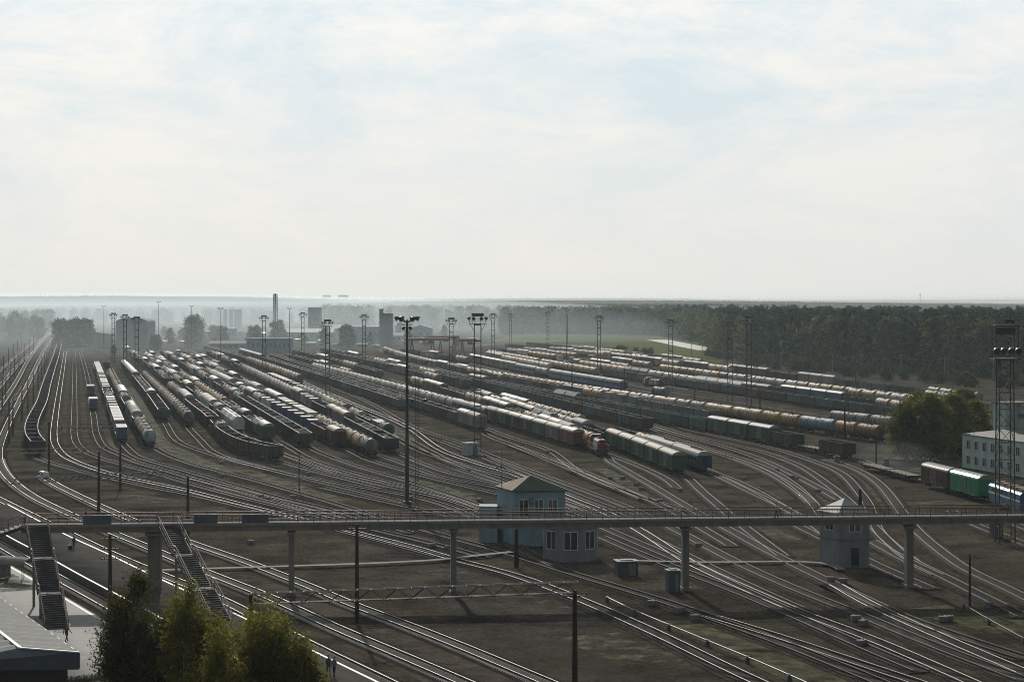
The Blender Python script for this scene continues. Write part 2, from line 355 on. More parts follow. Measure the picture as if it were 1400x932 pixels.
# throat and lead tracks without wagons of their own (photo rows of their centre lines)
LEADS = [
 [(89.4,481),(85,510),(75.6,572),(73.6,596),(76,610),(90,626),(121.4,640),(153.6,650),(196,659.8),(250,671),(320,689),(393,707),(450,721),(500,733.8),(577,753.6),(618,766.4),(698,787),(790,821),(894,867),(1027,931.5),(1180,1000)],
 [(101.6,480),(102,520),(101.6,572),(101.6,596),(106,609),(122,622),(150,632),(178.6,640),(223,652),(259,663),(333.7,683),(392,697),(440,709),(515,727),(582,743),(621,753),(660,764)],
 [(300,624),(344,637),(411,653),(483,666),(557,679),(600,690),(645,708),(690,736),(720,757),(760,776)],
 [(385,622),(457,648),(557,672.6),(610,684),(655,700),(672,708)],
 [(340,489),(356,500),(390,512),(415.7,524),(485.7,554),(554,583),(608,618.6),(660,637),(705.7,650.7),(772.6,680),(834,705),(880,730),(947,773),(1031,812),(1090,838),(1194,877),(1320,932),(1400,968)],
 [(350,487),(400,506),(428.6,519),(500,549),(572,587.7),(633.7,608),(669.7,623.7),(757,657),(860,696),(920,724),(1008,771),(1085,806),(1171,840.6),(1263,879),(1400,932)],
 [(660,585),(700,600),(749,616),(795.7,649),(860,675),(905,690),(945,701)],
 [(903,595),(964.6,614),(1018.6,630),(1057,646),(1090,668),(1112,690),(1128,712)],
 [(870,577),(920,594),(980,609),(1040,629),(1078.6,647),(1117,667),(1148,685)],
 [(860,571),(940,596),(1000,609),(1040,618.5),(1091,637),(1127,660),(1155.7,683),(1185,712),(1215,742),(1250,770)],
 [(850,562),(940,588),(1010,604),(1055.4,614),(1104,629),(1148,647),(1173.7,672.6),(1188,693),(1194,712),(1203,730),(1217,744.6),(1242,766.4),(1282,786),(1325,808),(1400,845)],
 [(1130,629),(1168.6,641.7),(1199,659.7),(1220,683),(1233,701),(1254.7,728),(1289,757),(1325,782),(1364,800),(1420,828)],
 [(860,520),(940,532),(1020,545),(1100,556),(1180,567),(1300,586)],
 [(860,527),(940,541),(1020,553),(1100,566),(1220,585)],
 [(640,497),(720,515),(800,533),(880,549),(960,562),(1060,578)],
 [(940,527),(1020,538),(1100,550),(1200,562),(1330,577)],
 [(949,838),(1016,858),(1080,878),(1200,918),(1290,948)],
 [(1140,800),(1190,829),(1286,873),(1400,922)],
 [(1300,700),(1340,722),(1400,745),(1460,770)],
 [(1345,702),(1400,723),(1460,748)],
 [(1190,740),(1240,768),(1282,788)],
 [(560,603),(620,634),(680,656),(760,684),(820,706)], [(600,603),(660,626),(730,655),(800,683),(850,702),(890,718)], [(620,642),(690,664),(760,690),(800,704)],
 [(430,641),(500,656),(560,669),(620,685),(660,698)], [(440,668),(500,682),(560,695),(620,709)], [(255,654),(330,673),(400,691),(470,708)], [(290,668),(340,682),(420,701),(500,720)],
 [(820,735),(870,757),(930,781),(1010,812),(1090,846),(1180,886),(1260,920)], [(900,742),(960,772),(1030,806),(1110,842)], [(1090,720),(1140,745),(1200,775),(1270,806)],
 [(960,641),(1010,661),(1050,682),(1085,704)], [(930,606),(1000,627),(1050,647),(1085,668),(1110,688)], [(700,610),(760,634),(830,663),(880,684)],
 [(109,478.5),(118.4,512),(128,570),(133,598),(144,614),(166,624),(187.5,634),(223,643.8),(259,654.6),(333.7,675),(405,695),(470,713),(510,724)],
]
for k, pts in enumerate(LEADS): make_track(cr_dense(G(pts)), worn=k in (0, 4, 16, 17))
# ---------------------------------------------------------------- rolling stock
def body_mat(name, c, c2=None, rough=0.65, hi=0.75):
    c2 = c2 or tuple(x * 0.45 + y for x, y in zip(c, (0.035, 0.02, 0.012)))
    return mat(name, c, rough, 0, c2, 1.1, stretch=(1, 1, 0.35), lo=0.42, hi=hi, rnd=0.22)
TANK = {"beige": (0.42, 0.3, 0.165), "grey": (0.2, 0.195, 0.18), "rusty brown": (0.22, 0.11, 0.058), "white": (0.46, 0.43, 0.37), "blue": (0.13, 0.21, 0.25),
        "ochre": (0.4, 0.24, 0.085), "black": (0.035, 0.034, 0.035), "pale blue": (0.36, 0.42, 0.44), "green": (0.05, 0.2, 0.12)}
GOND = {"dark green": (0.045, 0.075, 0.062), "brown": (0.085, 0.055, 0.04), "grey": (0.13, 0.135, 0.135), "teal": (0.07, 0.13, 0.12), "black": (0.035, 0.035, 0.036), "maroon": (0.1, 0.045, 0.04)}
BOX = {"brown": (0.1, 0.062, 0.045), "green": (0.035, 0.1, 0.06), "grey": (0.22, 0.215, 0.2), "bright green": (0.03, 0.24, 0.12), "dark brown": (0.07, 0.045, 0.036), "red brown": (0.14, 0.05, 0.035), "blue": (0.05, 0.11, 0.2), "white": (0.6, 0.6, 0.58)}
M_rooft = mat("roof_tan", (0.3, 0.26, 0.19), 0.6, 0, (0.26, 0.22, 0.16), 1.0, stretch=(1, .5, 1), rnd=0.2, spec=0.1)
M_roofg = mat("roof_grey", (0.25, 0.25, 0.24), 0.55, 0.0, (0.22, 0.21, 0.19), 1.0, stretch=(1, .5, 1), rnd=0.2, spec=0.1)
M_roofw = mat("roof_white", (0.4, 0.385, 0.35), 0.7, 0.0, (0.34, 0.32, 0.29), 0.7, stretch=(1, .5, 1), rnd=0.15, spec=0.1)
M_roofgn = mat("roof_green", (0.2, 0.3, 0.22), 0.35, 0.2, (0.12, 0.2, 0.14), 1.0)
M_doorbar = mat("door_bar_worn_paint", (0.3, 0.32, 0.29), 0.7, 0, (0.12, 0.1, 0.08), 1.5)
M_dome = mat("tank_end_dark", (0.045, 0.06, 0.065), 0.6, 0, (0.03, 0.03, 0.03), 1.2)
def tmat(c):
    n = "tank_" + c.replace(" ", "_")
    if n in MATS: return MATS[n]
    b = TANK[c]; return mat(n, b, 0.62, 0, tuple(x * 0.3 for x in b), 0.9, stretch=(0.6, 1, 0.25), lo=0.5, hi=0.78, rnd=0.3, c3=(0.1, 0.06, 0.04), scale3=0.8, spec=0.15)
def gmat(c): return body_mat("gondola_" + c.replace(" ", "_"), GOND[c])
def bmat(c): return body_mat("boxcar_" + c.replace(" ", "_"), BOX[c])

def bogie(root, y, n=2):
    b = MB()
    for s in (-1, 1):
        b.box((s * 0.98, y, 0.80), (0.14, 2.3, 0.26)); b.box((s * 0.98, y, 0.62), (0.16, 0.7, 0.3))
    b.box((0, y, 0.85), (2.0, 0.4, 0.3))
    bo = b.build("bogie", M_under, root)
    for dy in (-0.925, 0.925):
        m = MB(); 
        for s in (-1, 1): m.cyl((s * 0.73, y + dy, 0.785), (s * 0.87, y + dy, 0.785), 0.475, n=14)
        m.cyl((-0.9, y + dy, 0.785), (0.9, y + dy, 0.785), 0.09, n=6)
        m.build("wheelset", M_wheel, bo)
def coupler(m, y, s, mt=0):
    m.box((0, y + s * 0.3, 1.05), (0.25, 0.6, 0.28), mat=mt); m.box((0, y + s * 0.62, 1.05), (0.36, 0.2, 0.36), mat=mt)

# every kind: (length over couplers, near-builder(root, colour, variant), far-mesh(colour, variant))
def gon_shell(m, hl, ribs=True, mt=0):
    hw, z0, z1, t = 1.52, 1.2, 3.45, 0.07
    for s in (-1, 1):
        m.box((s * (hw - t / 2), 0, (z0 + z1) / 2), (t, 2 * hl, z1 - z0), mat=mt)
        m.box((0, s * (hl - t / 2 - 0.002), (z0 + z1) / 2 - 0.003), (2 * hw - 2 * t, t, z1 - z0 - 0.006), mat=mt)
        m.box((s * (hw + 0.02), 0, z1 + 0.03), (0.16, 2 * hl + 0.1, 0.12), mat=mt)
        m.box((0, s * hl, z1 + 0.028), (2 * hw - 0.14, 0.14, 0.11), mat=mt)
        if ribs:
            for i in range(9): m.box((s * (hw + 0.06), -hl + 0.15 + i * (2 * hl - 0.3) / 8, (z0 + z1) / 2 - 0.02), (0.13, 0.2, z1 - z0 - 0.06), mat=mt)
            for x in (-1.0, -0.35, 0.35, 1.0): m.box((x, s * (hl + 0.04), (z0 + z1) / 2 - 0.02), (0.12, 0.08, z1 - z0 - 0.1), mat=mt)
    m.box((0, 0, 1.24), (2 * hw - 2 * t - 0.01, 2 * hl - 2 * t - 0.01, 0.08), mat=mt)
def load_mesh(m, hl, z, amp, seed, mt=0):
    r = random.Random(seed); nx_, ny_ = 6, 22; vs = []
    for j in range(ny_):
        for i in range(nx_):
            u = i / (nx_ - 1); v = j / (ny_ - 1)
            edge = min(u, 1 - u, (v) * 4, (1 - v) * 4)
            zz = z + amp * (min(1, edge * 2.2) * (0.6 + 0.5 * math.sin(v * 19 + seed)) + r.uniform(-0.3, 0.3) * (edge > 0))
            vs.append(((u - 0.5) * 2.86, (v - 0.5) * 2 * (hl - 0.09), zz))
    m.add(vs, [(j * nx_ + i, j * nx_ + i + 1, (j + 1) * nx_ + i + 1, (j + 1) * nx_ + i) for j in range(ny_ - 1) for i in range(nx_ - 1)], mt)
GLOAD = {"empty": None, "coal": (M_coal, 2.9, 0.5), "low coal": (M_coal, 2.0, 0.3), "scrap": (M_scrap, 3.1, 0.6), "sand": (M_sand, 2.8, 0.45)}
def near_gondola(root, c, var):
    m = MB(); gon_shell(m, 6.35); m.build("body", gmat(c), root)
    if GLOAD[var]:
        ml, z, a = GLOAD[var]; q = MB(); load_mesh(q, 6.35, z, a, 3); q.build("load", ml, root)
    u = MB(); u.box((0, 0, 1.08), (0.5, 13.0, 0.2))
    for s in (-1, 1): u.box((s * 1.2, 0, 1.12), (0.2, 12.4, 0.14)); coupler(u, s * 6.3, s)
    u.build("underframe", M_under, root); bogie(root, -4.33); bogie(root, 4.33)
    for s in (-1, 1):
        l = MB()
        for x in (0, 0.4): l.box((s * 1.35 - s * x, s * 6.5, 2.2), (0.05, 0.06, 2.2))
        for k in range(5): l.box((s * 1.15, s * 6.5, 1.4 + k * 0.42), (0.4, 0.05, 0.04))
        l.build("ladder", M_under, root)
def far_gondola(c, var):
    m = MB(); gon_shell(m, 6.35, ribs=True, mt=0)
    if GLOAD[var]: load_mesh(m, 6.35, GLOAD[var][1], GLOAD[var][2], 3, 2)
    m.box((0, 0, 0.95), (2.2, 12.6, 0.35), mat=1)
    for y in (-4.33, 4.33): m.box((0, y, 0.62), (2.0, 2.6, 0.6), mat=1)
    return m.mesh("gondola_wagon", [gmat(c), M_under, GLOAD[var][0] if GLOAD[var] else M_under])
def barrel(m, hl, mt=0, mt2=0):
    r = 1.5
    m.lathe_y([(-hl - 0.42, 0.35), (-hl - 0.36, 0.8), (-hl - 0.2, 1.2), (-hl, r)], 2.78, 18, mt2)
    m.lathe_y([(-hl, r), (hl, r)], 2.78, 18, mt)
    m.lathe_y([(hl, r), (hl + 0.2, 1.2), (hl + 0.36, 0.8), (hl + 0.42, 0.35)], 2.78, 18, mt2)
def tank_top(m, mt=0):
    m.cyl((0, 0, 4.2), (0, 0, 4.62), 0.36, n=10, mat=mt); m.box((0, 0.95, 4.36), (1.3, 0.8, 0.06), mat=mt); m.box((0, -0.95, 4.36), (1.3, 0.8, 0.06), mat=mt)
    for x in (-0.62, 0.62):
        for y in (-1.3, 1.3): m.box((x, y, 4.72), (0.05, 0.05, 0.75), mat=mt)
        m.box((x, 0, 5.08), (0.05, 2.6, 0.05), mat=mt)
def tank_frame(m, hl, mt=0):
    m.box((0, 0, 1.12), (0.9, 2 * hl + 0.9, 0.3), mat=mt)
    for s in (-1, 1):
        m.box((0, s * (hl + 0.35), 1.12), (2.9, 0.35, 0.3), mat=mt); m.box((0, s * (hl - 1.3), 1.45), (2.4, 0.9, 0.6), mat=mt); coupler(m, s * (hl + 0.3), s, mt)
def near_tank(root, c, var):
    hl = 9.3 if var == "long" else 4.75
    m = MB(); barrel(m, hl); m.build("barrel", tmat(c), root)
    b = MB()
    for y in ((-hl + 0.9, -hl / 2.2, hl / 2.2, hl - 0.9)): b.lathe_y([(y - 0.09, 1.53), (y + 0.09, 1.53)], 2.78, 18)
    b.build("strap", M_under, root)
    h = MB(); tank_top(h); h.build("hatch_platform", M_under, root)
    l = MB()
    for s in (-1, 1):
        for y in (-0.2, 0.2): l.beam((s * 1.62, y, 1.2), (s * 1.1, y, 4.3), 0.05, 0.05)
        for k in range(7): l.beam((s * (1.6 - k * .07), -0.2, 1.4 + k * .42), (s * (1.6 - k * .07), 0.2, 1.4 + k * .42), 0.04, 0.04)
    l.build("ladder", M_under, root)
    u = MB(); tank_frame(u, hl); u.build("underframe", M_under, root)
    for y in ([-hl + 0.2, -hl + 3.0, hl - 3.0, hl - 0.2] if var == "long" else [-3.9, 3.9]): bogie(root, y)
def far_tank(c, var):
    hl = 9.3 if var == "long" else 4.75
    m = MB(); barrel(m, hl, 0, 2); tank_frame(m, hl, 1); m.cyl((0, 0, 4.2), (0, 0, 4.62), 0.36, n=8, mat=1); m.box((0, 0, 4.4), (1.3, 2.4, 0.06), mat=1)
    for y in (-hl + 1.1, hl - 1.1): m.box((0, y, 0.62), (2.0, 2.6, 0.6), mat=1)
    for y in (-hl / 2.2, hl / 2.2): m.lathe_y([(y - 0.09, 1.53), (y + 0.09, 1.53)], 2.78, 18, 1)
    return m.mesh("tank_wagon", [tmat(c), M_under, tmat(c)])
ARCH = [(-1.5, 3.95), (-1.42, 4.2), (-1.05, 4.48), (-0.5, 4.66), (0, 4.72), (0.5, 4.66), (1.05, 4.48), (1.42, 4.2), (1.5, 3.95)]
ROOF = {"tan": M_rooft, "grey": M_roofg, "white": M_roofw, "green": M_roofgn}
def box_shell(m, hl, mt=0, ribs=True):
    m.prism_y([(-1.42, 1.15), (1.42, 1.15), (1.42, 3.93)] + [(a * 0.94, b - 0.06) for a, b in ARCH[::-1][1:-1]] + [(-1.42, 3.93)], -hl, hl, mt)
    if ribs:
        for s in (-1, 1):
            for i in range(15):
                y = -hl + 0.1 + i * (2 * hl - 0.2) / 14
                if abs(y) > 1.9: m.box((s * 1.44, y, 2.5), (0.1, 0.1, 2.6), mat=mt)
            m.box((s * 1.44, 0, 1.22), (0.14, 2 * hl, 0.2), mat=mt); m.box((s * 1.44, 0, 3.86), (0.14, 2 * hl, 0.14), mat=mt)
            for x in (-0.95, -0.3, 0.3, 0.95): m.box((x, s * (hl + 0.03), 2.5), (0.1, 0.1, 2.6), mat=mt)
def near_boxcar(root, c, var):
    hl = 6.7; m = MB(); box_shell(m, hl); m.build("body", bmat(c), root)
    r = MB(); r.prism_y(ARCH, -hl - 0.08, hl + 0.08, smooth=False)
    for i in range(9): r.prism_y([(a * 1.006, b + 0.025) for a, b in ARCH], -hl + 0.4 + i * 1.55, -hl + 0.48 + i * 1.55)
    r.build("roof", ROOF[var], root)
    for s in (-1, 1):
        d = MB(); d.box((s * 1.49, 0, 2.52), (0.07, 3.0, 2.55))
        for y in (-1.4, -0.5, 0.5, 1.4): d.box((s * 1.54, y, 2.52), (0.05, 0.1, 2.5), mat=1)
        for z in (1.6, 2.5, 3.4): d.box((s * 1.545, 0, z), (0.04, 2.9, 0.1), mat=1)
        d.build("door", [bmat(c), M_doorbar], root)
    u = MB(); u.box((0, 0, 1.0), (0.6, 13.6, 0.28)); u.box((0.6, 1, 0.85), (0.5, 1.2, 0.4))
    for s in (-1, 1): coupler(u, s * 6.75, s)
    u.build("underframe", M_under, root); bogie(root, -4.9); bogie(root, 4.9)
def far_boxcar(c, var):
    m = MB(); box_shell(m, 6.7, 0); m.prism_y(ARCH, -6.78, 6.78, 1)
    for s in (-1, 1): m.box((s * 1.49, 0, 2.52), (0.07, 3.0, 2.55), mat=0)
    m.box((0, 0, 0.95), (2.0, 13.4, 0.35), mat=2)
    for y in (-4.9, 4.9): m.box((0, y, 0.62), (2.0, 2.6, 0.6), mat=2)
    return m.mesh("boxcar", [bmat(c), ROOF[var], M_under])
HOP = [(-1.5, 1.3), (1.5, 1.3), (1.55, 3.55), (0.75, 4.55), (-0.75, 4.55), (-1.55, 3.55)]
M_patch = mat("hopper_panel_blue", (0.16, 0.24, 0.33), 0.6, 0, (0.1, 0.15, 0.2), 1)
def hop_shell(m, hl, mt=0, mr=1):
    m.prism_y(HOP, -hl, hl, mt)
    for s in (-1, 1):
        for i in range(11):
            y = -hl + 0.2 + i * (2 * hl - 0.4) / 10; m.box((s * 1.56, y, 2.4), (0.08, 0.1, 2.2), mat=mt)
    m.box((0, 0, 4.57), (0.8, 2 * hl - 0.6, 0.06), mat=mr)
    for i in range(4): m.cyl((0, -hl + 2.2 + i * (2 * hl - 4.4) / 3, 4.55), (0, -hl + 2.2 + i * (2 * hl - 4.4) / 3, 4.8), 0.4, n=10, mat=mr)
def near_hopper(root, c, var):
    hl = 6.6; m = MB(); hop_shell(m, hl, 0, 0); m.build("body", bmat(c), root)
    p = MB()
    for s in (-1, 1):
        for y0, y1 in ((-5.2, -3.2), (2.6, 4.8)):
            p.face([(s * 1.53, y0, 3.6), (s * 1.53, y1, 3.6), (s * 0.85, y1, 4.45), (s * 0.85, y0, 4.45)][::s])
    for i in range(len(p.v)): p.v[i] = (p.v[i][0] * 1.012, p.v[i][1], p.v[i][2] + 0.02)
    p.build("roof_panel", M_patch, root)
    u = MB(); u.box((0, 0, 1.1), (0.6, 13.6, 0.3))
    for s in (-1, 1): coupler(u, s * 6.75, s); u.prism_y([(-0.7, 0.6), (0.7, 0.6), (1.3, 1.3), (-1.3, 1.3)], s * 1.2 - 0.8, s * 1.2 + 0.8)
    u.build("underframe", M_under, root); bogie(root, -4.9); bogie(root, 4.9)
def far_hopper(c, var):
    m = MB(); hop_shell(m, 6.6, 0, 0); m.box((0, 0, 1.05), (2.0, 13.4, 0.4), mat=1)
    for y in (-4.9, 4.9): m.box((0, y, 0.62), (2.0, 2.6, 0.6), mat=1)
    return m.mesh("hopper_wagon", [bmat(c), M_under])
def flat_deck(m, hl, mt=0, md=1):
    m.box((0, 0, 1.05), (2.7, 2 * hl, 0.32), mat=mt); m.box((0, 0, 0.8), (0.8, 2 * hl - 5, 0.3), mat=mt); m.box((0, 0, 1.235), (2.6, 2 * hl - 0.1, 0.05), mat=md)
    for s in (-1, 1): coupler(m, s * hl, s, mt)
M_deck = mat("wagon_deck_boards", (0.2, 0.17, 0.14), 0.85, 0, (0.1, 0.085, 0.07), 1.5, stretch=(1, 3, 1))
def near_flat(root, c, var):
    m = MB(); flat_deck(m, 6.7); m.build("deck", [M_under, M_deck], root)
    st = MB()
    for s in (-1, 1):
        for i in range(6): st.box((s * 1.38, -5.5 + i * 2.2, 1.2), (0.1, 0.14, 0.5))
    st.build("stake_pocket", M_under, root)
    bogie(root, -4.8); bogie(root, 4.8)
def far_flat(c, var):
    m = MB(); flat_deck(m, 6.7)
    for y in (-4.8, 4.8): m.box((0, y, 0.62), (2.0, 2.6, 0.6))
    return m.mesh("flat_wagon", [M_under, M_deck])
def near_coach(root, c, var):
    hl = 11.8; pr = [(-1.5, 1.0), (1.5, 1.0), (1.52, 3.2), (1.4, 3.75)] + [(-1.4, 3.75), (-1.52, 3.2)]
    m = MB(); m.prism_y(pr, -hl, hl); m.build("body", MATS["coach_blue"], root)
    r = MB(); r.prism_y([(-1.48, 3.5), (-1.3, 3.98), (-0.8, 4.28), (0, 4.38), (0.8, 4.28), (1.3, 3.98), (1.48, 3.5)], -hl - 0.05, hl + 0.05); r.build("roof", M_roofw, root)
    v = MB()
    for i in range(13): v.box((0.0, -hl + 2.2 + i * 0.75, 4.45), (0.5, 0.34, 0.22))
    v.build("roof_vent", M_under, root)
    st = MB()
    for s in (-1, 1): st.box((s * 1.53, 0, 1.9), (0.03, 2 * hl - 0.4, 0.5))
    st.build("side_stripe", MATS["coach_red"], root)
    g = MB()
    for s in (-1, 1):
        for i in range(11): g.box((s * 1.53, -hl + 2 + i * 2, 2.75), (0.04, 1.1, 0.85))
    g.build("window", M_glass, root)
    d = MB()
    for s in (-1, 1): d.box((0, s * (hl + 0.02), 2.2), (1.0, 0.08, 2.1))
    d.build("end_door", M_under, root)
    u = MB(); u.box((0, 0, 0.85), (2.2, 17, 0.35))
    for s in (-1, 1): coupler(u, s * hl, s)
    u.build("underframe", M_under, root); bogie(root, -8.5); bogie(root, 8.5)
def far_coach(c, var):
    m = MB(); m.prism_y([(-1.5, 1.0), (1.5, 1.0), (1.52, 3.2), (1.4, 3.75), (-1.4, 3.75), (-1.52, 3.2)], -11.8, 11.8, 0)
    m.prism_y([(-1.48, 3.5), (-1.3, 3.98), (-0.8, 4.28), (0, 4.38), (0.8, 4.28), (1.3, 3.98), (1.48, 3.5)], -11.85, 11.85, 1); m.box((0, 0, 0.75), (2.0, 22, 0.5), mat=2)
    for s in (-1, 1):
        for i in range(11): m.box((s * 1.53, -9.8 + i * 2, 2.75), (0.04, 1.1, 0.85), mat=2)
    return m.mesh("passenger_coach", [MATS["coach_blue"], M_roofw, M_under])
mat("coach_blue", (0.03, 0.08, 0.2), 0.45, 0, (0.025, 0.055, 0.12), 0.6); mat("coach_red", (0.3, 0.06, 0.05), 0.5)
KIND = {"G": ("gondola_wagon", "gondola wagon", 13.92, near_gondola, far_gondola), "T": ("tank_wagon", "tank wagon", 12.02, near_tank, far_tank),
        "TL": ("tank_wagon", "tank wagon", 21.1, near_tank, far_tank), "B": ("boxcar", "boxcar", 14.73, near_boxcar, far_boxcar),
        "H": ("hopper_wagon", "hopper wagon", 14.72, near_hopper, far_hopper), "F": ("flat_wagon", "flat wagon", 14.62, near_flat, far_flat), "P": ("passenger_coach", "passenger coach", 24.5, near_coach, far_coach)}
# containers
CONT = {"blue": (0.035, 0.085, 0.19), "white": (0.6, 0.6, 0.57), "rust red": (0.2, 0.06, 0.045), "green": (0.05, 0.16, 0.11), "grey": (0.25, 0.26, 0.26), "orange": (0.4, 0.16, 0.05), "teal": (0.1, 0.3, 0.32)}
def cont_mesh(c, far=False):
    m = MB(); hl = 3.03; m.box((0, 0, 1.3), (2.36, 6.0, 2.5), mat=0)
    for s in (-1, 1):
        for i in range(13): m.box((s * 1.195, -2.76 + i * 0.46, 1.3), (0.05, 0.2, 2.3), mat=0)
        for y in (-2.97, 2.97): m.box((s * 1.16, y, 1.3), (0.13, 0.13, 2.6), mat=0)
        m.box((s * 1.19, 0, 0.08), (0.1, 5.9, 0.16), mat=0); m.box((s * 1.19, 0, 2.52), (0.1, 5.9, 0.12), mat=0)
        m.box((0, s * 3.005, 2.5), (2.2, 0.07, 0.18), mat=0); m.box((0, s * 3.005, 0.1), (2.2, 0.07, 0.18), mat=0)
        for x in (-0.8, -0.35, 0.35, 0.8): m.cyl((x, s * 3.05, 0.2), (x, s * 3.05, 2.4), 0.03, n=5, mat=1)
    m.box((0, 0, 2.58), (2.34, 5.96, 0.05), mat=2)
    return m.mesh("shipping_container", [body_mat("container_" + c.replace(" ", "_"), CONT[c], rough=0.5), M_galv, M_roofw])

NUM = ["zero", "first", "second", "third", "fourth", "fifth", "sixth", "seventh", "eighth", "ninth", "tenth", "eleventh", "twelfth"]
def ordn(i):
    if i <= 12: return NUM[i]
    return f"{i}{'th' if 10 <= i % 100 <= 20 else {1: 'st', 2: 'nd', 3: 'rd'}.get(i % 10, 'th')}"
PROTO = {}; COUNTS = {}; LODZ = 600.0; RZ = 0.33; QUEUE = []
def place(kind, c, var, xy, rz, label, group, near):
    QUEUE.append((xy[1], kind, c, var, (xy[0], xy[1], RZ - 0.31), rz, label, group, near))
def place_cont(c, loc, rz, label, group):
    QUEUE.append((loc[1], "cont", c, "", tuple(loc), rz, label, group, False))
def far_mesh(kind, c, var):
    key = (kind, c, var, False)
    if key not in PROTO: PROTO[key] = cont_mesh(c) if kind == "cont" else KIND[kind][4](c, var)
    return PROTO[key]
def merge_far(name, items, label, cat):
    """what is left of a kind beyond the 300 that show largest: one object"""
    V, F_, MI, mats, off = [], [], [], [], 0
    for (_, kind, c, var, loc, rz, *_r) in items:
        me = far_mesh(kind, c, var); n = len(me.vertices); co = np.empty(n * 3); me.vertices.foreach_get("co", co); co = co.reshape(-1, 3); cs, sn = math.cos(rz), math.sin(rz)
        V.append(np.stack([co[:, 0] * cs - co[:, 1] * sn + loc[0], co[:, 0] * sn + co[:, 1] * cs + loc[1], co[:, 2] + loc[2]], 1))
        lut = []
        for m_ in me.materials:
            if m_ not in mats: mats.append(m_)
            lut.append(mats.index(m_))
        for p in me.polygons: F_.append([v + off for v in p.vertices]); MI.append(lut[p.material_index])
        off += n
    me = bpy.data.meshes.new(name); me.from_pydata(np.concatenate(V).tolist(), [], F_)
    for m_ in mats: me.materials.append(m_)
    me.polygons.foreach_set("material_index", MI); me.update(); return tag(link(name, me), label, cat, kind="stuff")
def flush_trains():
    by = {}
    for q in QUEUE: by.setdefault("shipping container" if q[1] == "cont" else KIND[q[1]][1], []).append(q)
    for cat, items in by.items():
        items.sort(key=lambda q: q[0]); keep, rest = items[:300], items[300:]
        for (_, kind, c, var, loc, rz, label, group, near) in keep:
            name = "shipping_container" if kind == "cont" else KIND[kind][0]
            if near:
                key = (kind, c, var, True)
                if key not in PROTO: o = empty(name); KIND[kind][3](o, c, var); PROTO[key] = o
                else: o = copy_tree(PROTO[key])
            else: o = bpy.data.objects.new(name, far_mesh(kind, c, var)); col.objects.link(o)
            o.location = loc; o.rotation_euler = (0, 0, rz); tag(o, label, cat, group)
        if rest: merge_far(cat.replace(" ", "_") + "s_far", rest, "mass of far " + cat + "s at the hazy end of the yard", cat)
        COUNTS[cat] = (len(keep), len(rest))
def run_train(desc, h, tops, cars, throat=(), far_tail=True, poly=2, lead=0.0, track=True, group=None):
    """tops: photo points along the roof line, near to far; throat: ground points from the near end onwards"""
    g = [gp(x, y, h)[:2] for x, y in tops]
    if poly and len(g) >= 3:
        gg = np.array(g); wgt = 1 / gg[:, 1]; pf = np.polyfit(gg[:, 1], gg[:, 0], min(poly, len(g) - 2), w=wgt)
        zz = np.linspace(gg[0, 1], gg[-1, 1], 14); line = [(np.polyval(pf, z), z) for z in zz]
    else: line = g
    tp = Path(smooth_line(cr_dense(line, 3.0), 4))
    if track:
        far = line[-1]; prev = line[-2]; ext = [(far[0] + (far[0] - prev[0]) / (far[1] - prev[1] + 1e-6) * d, far[1] + d) for d in (60,)] if far_tail else []
        full = G(throat)[::-1] + line + ext
        make_track(cr_dense(full, 3.0))
    s = lead; i = 0; rnd = random.Random(hash(desc) % 9973 if False else sum(map(ord, desc)))
    seq = []
    for item in cars:
        n = item[3] if len(item) > 3 else 1; seq += [item[:3]] * n
    n = 0
    while True:
        kd, cs, vr = seq[i] if i < len(seq) else seq[-1]
        i += 1
        if kd == "gap": s += cs; continue
        if kd == "stop": break
        ln = KIND["F" if kd == "C" else kd][2]
        if s + ln > tp.len: break
        a = tp.at(s + ln * 0.18); b = tp.at(s + ln * 0.82); cpos = (a + b) / 2; d = b - a; rz = math.atan2(-d[0], d[1])
        n += 1; near = cpos[1] < LODZ; pos = f"{ordn(n)} from near end, {desc}"
        c = rnd.choice(cs) if isinstance(cs, (list, tuple)) else cs
        if kd == "C":
            v = rnd.choice(vr) if isinstance(vr, (list, tuple)) else vr
            place("F", "dark", "plain", cpos, rz, f"flat container wagon, {pos}", "container wagons", near)
            ax = d / np.linalg.norm(d)
            for q, off in enumerate((-3.25, 3.25) if v == 2 else ((0,) if v == 1 else ())):
                cc = rnd.choice(cs) if isinstance(cs, (list, tuple)) else cs
                p = cpos + ax * off
                lab = f"{cc} container, " + ("nearer one on " if v == 2 and q == 0 else "farther one on " if v == 2 else "alone on ") + f"{ordn(n)} wagon, {desc}"
                place_cont(cc, (p[0], p[1], RZ - 0.31 + 1.27), rz, lab, "containers on flat wagons")
        else:
            v = rnd.choice(vr) if isinstance(vr, (list, tuple)) else vr
            w1 = {"G": "", "T": "", "TL": "long "}.get(kd, "")
            place(kd, c, v, cpos, rz, f"{c} {w1}{KIND[kd][1]}, {pos}", KIND[kd][1] + "s in the yard", near)
        s += ln
    return n
